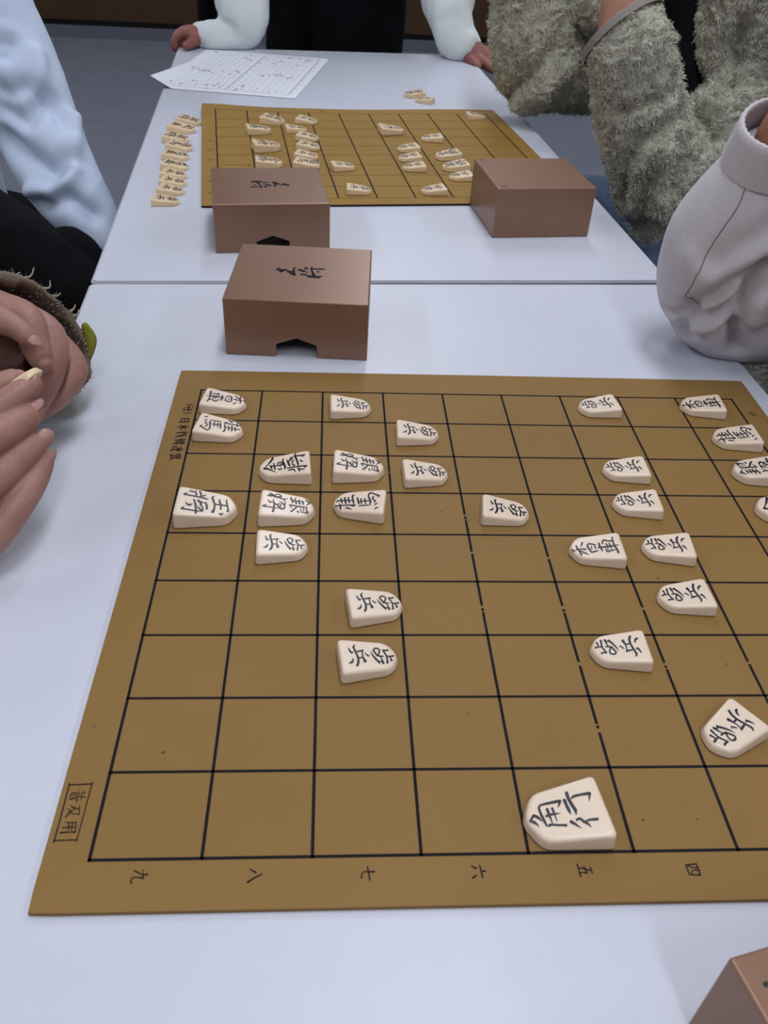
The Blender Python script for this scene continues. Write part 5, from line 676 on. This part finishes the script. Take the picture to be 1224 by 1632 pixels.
# --- pale shirt on the left
Dp = person('person in a pale blue shirt seated at the left of the far table', (-13 * U, 28 * U, 0))
cloth('shirt', [BD['shirt_arm'], BD['shirt_torso']], M['shirt'], Dp, .0042, 8, .003, 14, (1, 1, 1), fold_field([([[-5.712, 22.897, -0.318], [-6.178, 22.65, -0.458], [-7.16, 23.183, -0.152], [-7.899, 23.802, 0.048]], 0.014, -0.018), ([[-5.529, 22.842, -0.495], [-5.794, 22.469, -0.789], [-6.229, 22.358, -1.121], [-6.934, 22.71, -1.156]], 0.009, 0.012), ([[-4.935, 22.109, -1.56], [-5.703, 22.26, -1.123], [-6.574, 22.487, -1.43]], 0.011, -0.014), ([[-7.661, 24.888, 2.557], [-7.353, 25.013, 2.547], [-7.524, 24.714, 2.276]], 0.009, -0.011), ([[-6.731, 25.2, 2.171], [-6.625, 24.706, 1.663], [-6.616, 24.258, 1.24]], 0.01, 0.01), ([[-7.751, 23.939, 0.892], [-6.972, 23.683, 0.694], [-6.523, 24.164, 1.074]], 0.011, -0.014), ([[-6.574, 24.286, 1.235], [-6.206, 24.464, 1.017], [-5.835, 23.932, 0.38]], 0.01, -0.01), ([[-5.805, 24.56, 0.519], [-5.652, 23.552, 0.044], [-5.625, 22.944, -0.329]], 0.01, 0.01), ([[-7.702, 24.162, 1.41], [-7.401, 24.084, 1.321], [-6.973, 24.293, 1.502]], 0.009, -0.009)]))
link('body', union('body', [wst(BD['shirt_hand'])] + [wst(c) for c in [[[-4.782, 21.854, -3.568, 0.42], [-4.594, 21.55, -4.569, 0.4], [-4.407, 21.245, -5.57, 0.3]], [[-4.407, 21.245, -5.57, 0.29], [-4.33, 21.339, -6.28, 0.25], [-4.411, 21.586, -6.683, 0.225], [-4.572, 21.896, -6.878, 0.17]], [[-4.628, 21.952, -3.538, 0.42], [-4.348, 21.707, -4.522, 0.4], [-4.068, 21.462, -5.505, 0.3]], [[-4.068, 21.462, -5.505, 0.29], [-3.975, 21.576, -6.37, 0.25], [-4.073, 21.877, -6.862, 0.225], [-4.269, 22.255, -7.1, 0.17]], [[-4.478, 22.048, -3.51, 0.42], [-4.108, 21.86, -4.476, 0.4], [-3.738, 21.672, -5.442, 0.3]], [[-3.738, 21.672, -5.442, 0.29], [-3.653, 21.777, -6.24, 0.25], [-3.744, 22.056, -6.694, 0.225], [-3.924, 22.404, -6.914, 0.17]], [[-4.324, 22.146, -3.48, 0.42], [-3.862, 22.017, -4.429, 0.4], [-3.4, 21.888, -5.377, 0.3]], [[-3.4, 21.888, -5.377, 0.29], [-3.331, 21.973, -6.02, 0.25], [-3.404, 22.197, -6.386, 0.225], [-3.549, 22.478, -6.563, 0.17]], [[-4.856, 21.605, -4.076, 0.38], [-5.432, 21.329, -4.853, 0.31], [-5.57, 21.329, -5.707, 0.26], [-5.484, 21.349, -6.221, 0.19]]]], .003, 3), M['skin'], Dp)
cloth('black_trousers', BD['black_lap'] + [[(-13.6, 27, -5.6, 2.5), (-9, 24.5, -6, 2.1), (-5, 22.5, -6.4, 1.9), (-4.4, 22, -10, 1.5), (-4.4, 22, -18.9, 1.2)], [(-13.6, 30, -5.6, 2.5), (-9, 30, -6.2, 2.1), (-5, 29.6, -6.6, 1.9), (-4.4, 29.6, -10, 1.5), (-4.4, 29.6, -18.9, 1.2)], [(-13.6, 27, -5.6, 2.5), (-13.6, 30, -5.6, 2.5)], [(-9.2, 24.4, -6, 2.0), (-7, 20.5, -4.2, 1.6)]], M['black'], Dp, .007, 4, .006, 16)

head(Dp, (-12.8, 28.6, 9.4), (1, 0), M['skin'], M['hair'], (.8, 0))

# --- the player whose hands hold a piece
E_ = person('person in a moss green coat holding a small piece in both hands at the left', (-11 * U, 7 * U, 0))
hr = link('right_hand', union('right_hand', [wst(BD[k]) for k in ('R_index', 'R_middle', 'R_ring', 'R_pinky', 'R_palm', 'R_thumb')], .0009, 3), M['skin'], E_)
hl = link('left_hand', union('left_hand', [wst(BD[k]) for k in ('L_index', 'L_thumb', 'L_middle', 'L_ring', 'L_palm')], .0009, 3), M['skin'], E_)
CAMV = -_f
UPV = -_d
for S, up, h in ((BD['R_index'], CAMV * .55 + UPV * .6 - _r * .1, hr), (BD['R_middle'], CAMV * .2 + UPV * .9 + _r * .35, hr), (BD['R_ring'], CAMV * .1 + UPV * .5 + _r * .8, hr), (BD['R_pinky'], CAMV * .05 + UPV * .2 + _r * .9, hr), (BD['L_thumb'], CAMV * .6 + UPV * .6 + _r * .2, hl)):
    hand_nail(h, S[-1][:3], S[-2][:3], up, S[-2][3] * .95)
rim = [Vector(W(p)) for p in BD['cuff_rim']]; cn = Vector(BD['cuff_n']); rc = sum(rim, Vector()) / len(rim)
rl = catmull(np.array([tuple(p) for p in rim + [rim[0]]]), 6)[:-1]; nr = len(rl)
back = (Vector((-3.2, 4.6, -3.0))).normalized()
def cuff_ring(s, dpt, extra=0):
    return [rc + (Vector(p) - rc) * s + back * dpt * U for p in rl]
def loft(name, rings, m, parent):
    v = sum([list(r) for r in rings], []); n = len(rings[0]); f = []
    for j in range(len(rings) - 1):
        for k in range(n): f.append((j * n + k, j * n + (k + 1) % n, (j + 1) * n + (k + 1) % n, (j + 1) * n + k))
    return link(name, mesh_of(name, v, f), m, parent)
coat = cloth('coat', [[(-7.0, 12.6, -2.2, 1.5), (-8.6, 11.2, 1.2, 1.7), (-10.2, 9.8, 5.4, 2.2)], [(-11.5, 7.2, -6, 3.6), (-11.6, 7.2, 0, 3.6), (-11.3, 7.3, 5, 3.6), (-11, 7.4, 8.6, 2)], [(-10.2, 4.6, 5.4, 2.2), (-8.8, 3.6, 1.6, 1.6), (-7.0, 3.3, .85, 1.3), (-5.9, 3.5, .9, 1.15)]], M['coat'], E_, .006, 5, .004, 18)
def jit(ring, a, fq): return [p + (p - rc).normalized() * a * noise.noise(p * fq) for p in ring]
loft('coat_sleeve', [cuff_ring(1.02, .02), jit(cuff_ring(1.035, .14), .002, 60), jit(cuff_ring(1.03, .5), .003, 40), jit(cuff_ring(1.0, 1.2), .004, 40), jit(cuff_ring(.98, 2.2), .004, 30), cuff_ring(1.0, 3.6), cuff_ring(.98, 5.2)], M['coat'], E_)
lin = loft('cuff_lining', [cuff_ring(.84, 2.6), cuff_ring(.86, 1.2), cuff_ring(.885, .5), cuff_ring(.90, .12), cuff_ring(.92, -.06), cuff_ring(.965, -.14), cuff_ring(1.01, -.05), cuff_ring(1.025, .06)], M['lining'], E_)
wrinkle(lin.data, lambda p, n: .0016 * noise.noise(p * 160) + .0022 * noise.noise(p * 60))
pile('lining_fuzz', lin.data, lin, M['lining_fuzz'], 6000, .0022, .00022, (0, -.2, 0), 8)
# long stray strands standing off the rim, and the green tab at its right
v, f = [], []
mb = MB()
for q, L_, dr in [([-2.67, 8.898, 2.071], 0.01, (0.9, 0.3, 0.35, 1)), ([-2.392, 8.918, 1.898], 0.008, (0.9, 0.15, 0.05, 1)), ([-2.252, 8.909, 1.775], 0.005, (0.9, 0.1, 0.6, 0.4)), ([-2.006, 8.878, 1.529], 0.005, (0.7, 0.5, 0.3, 0.8)), ([-1.953, 8.862, 1.46], 0.005, (0.8, 0.3, 0.1, 1)), ([-2.791, 8.875, 2.12], 0.004, (0.8, 0.4, 0.7, 0.5))]:
    p = Vector(W(q)); d = (_r * dr[0] - _d * dr[1]).normalized(); d2 = (_r * dr[2] - _d * dr[3]).normalized()
    mb.add(*tube([(*p, .0009), (*(p + d * L_ * .5), .0006), (*(p + d * L_ * .5 + d2 * L_ * .5), .0003)], 8, 4))
so = link('stray_strands', mb.mesh('stray_strands', True), M['lining_fuzz'], lin); tag(so, kind='stuff')
link('coat_tab', mesh_of('coat_tab', *tube(wst([(-1.781, 8.8, 1.301, 0.063), (-1.743, 8.8, 1.095, 0.106), (-1.756, 8.75, 0.945, 0.095), (-1.836, 8.7, 0.709, 0.064)]), 14, 4)), M['coat'], E_)
cloth('dark_trousers', [[(-11.5, 7, -5.6, 2.4), (-6, 8, -6, 2.0), (-1, 8.4, -6.2, 1.8), (-.4, 8.4, -10, 1.5), (-.4, 8.4, -18.9, 1.2)], [(-11.5, 3, -5.6, 2.4), (-6, 3, -6, 2.0), (-1, 3, -6.2, 1.8), (-.4, 3, -10, 1.5), (-.4, 3, -18.9, 1.2)], [(-11.5, 7, -5.6, 2.4), (-11.5, 3, -5.6, 2.4)]], M['black'], E_, .007, 4, .003, 18)
head(E_, (-11, 7.4, 9), (1, 0), M['skin'], M['hair'], (.8, 0))
hpo = piece('歩', 0, 0, 0, 0, 'small cream piece pinched between the fingertips at the left', 'piece held in the hand', True)
hpo.matrix_world = Matrix.Translation(W([-2.142, 5.734, 1.585])) @ Matrix([[0.7215, 0.379, 0.5795], [-0.0622, 0.869, -0.491], [-0.6896, 0.3182, 0.6505]]).transposed().to_4x4()
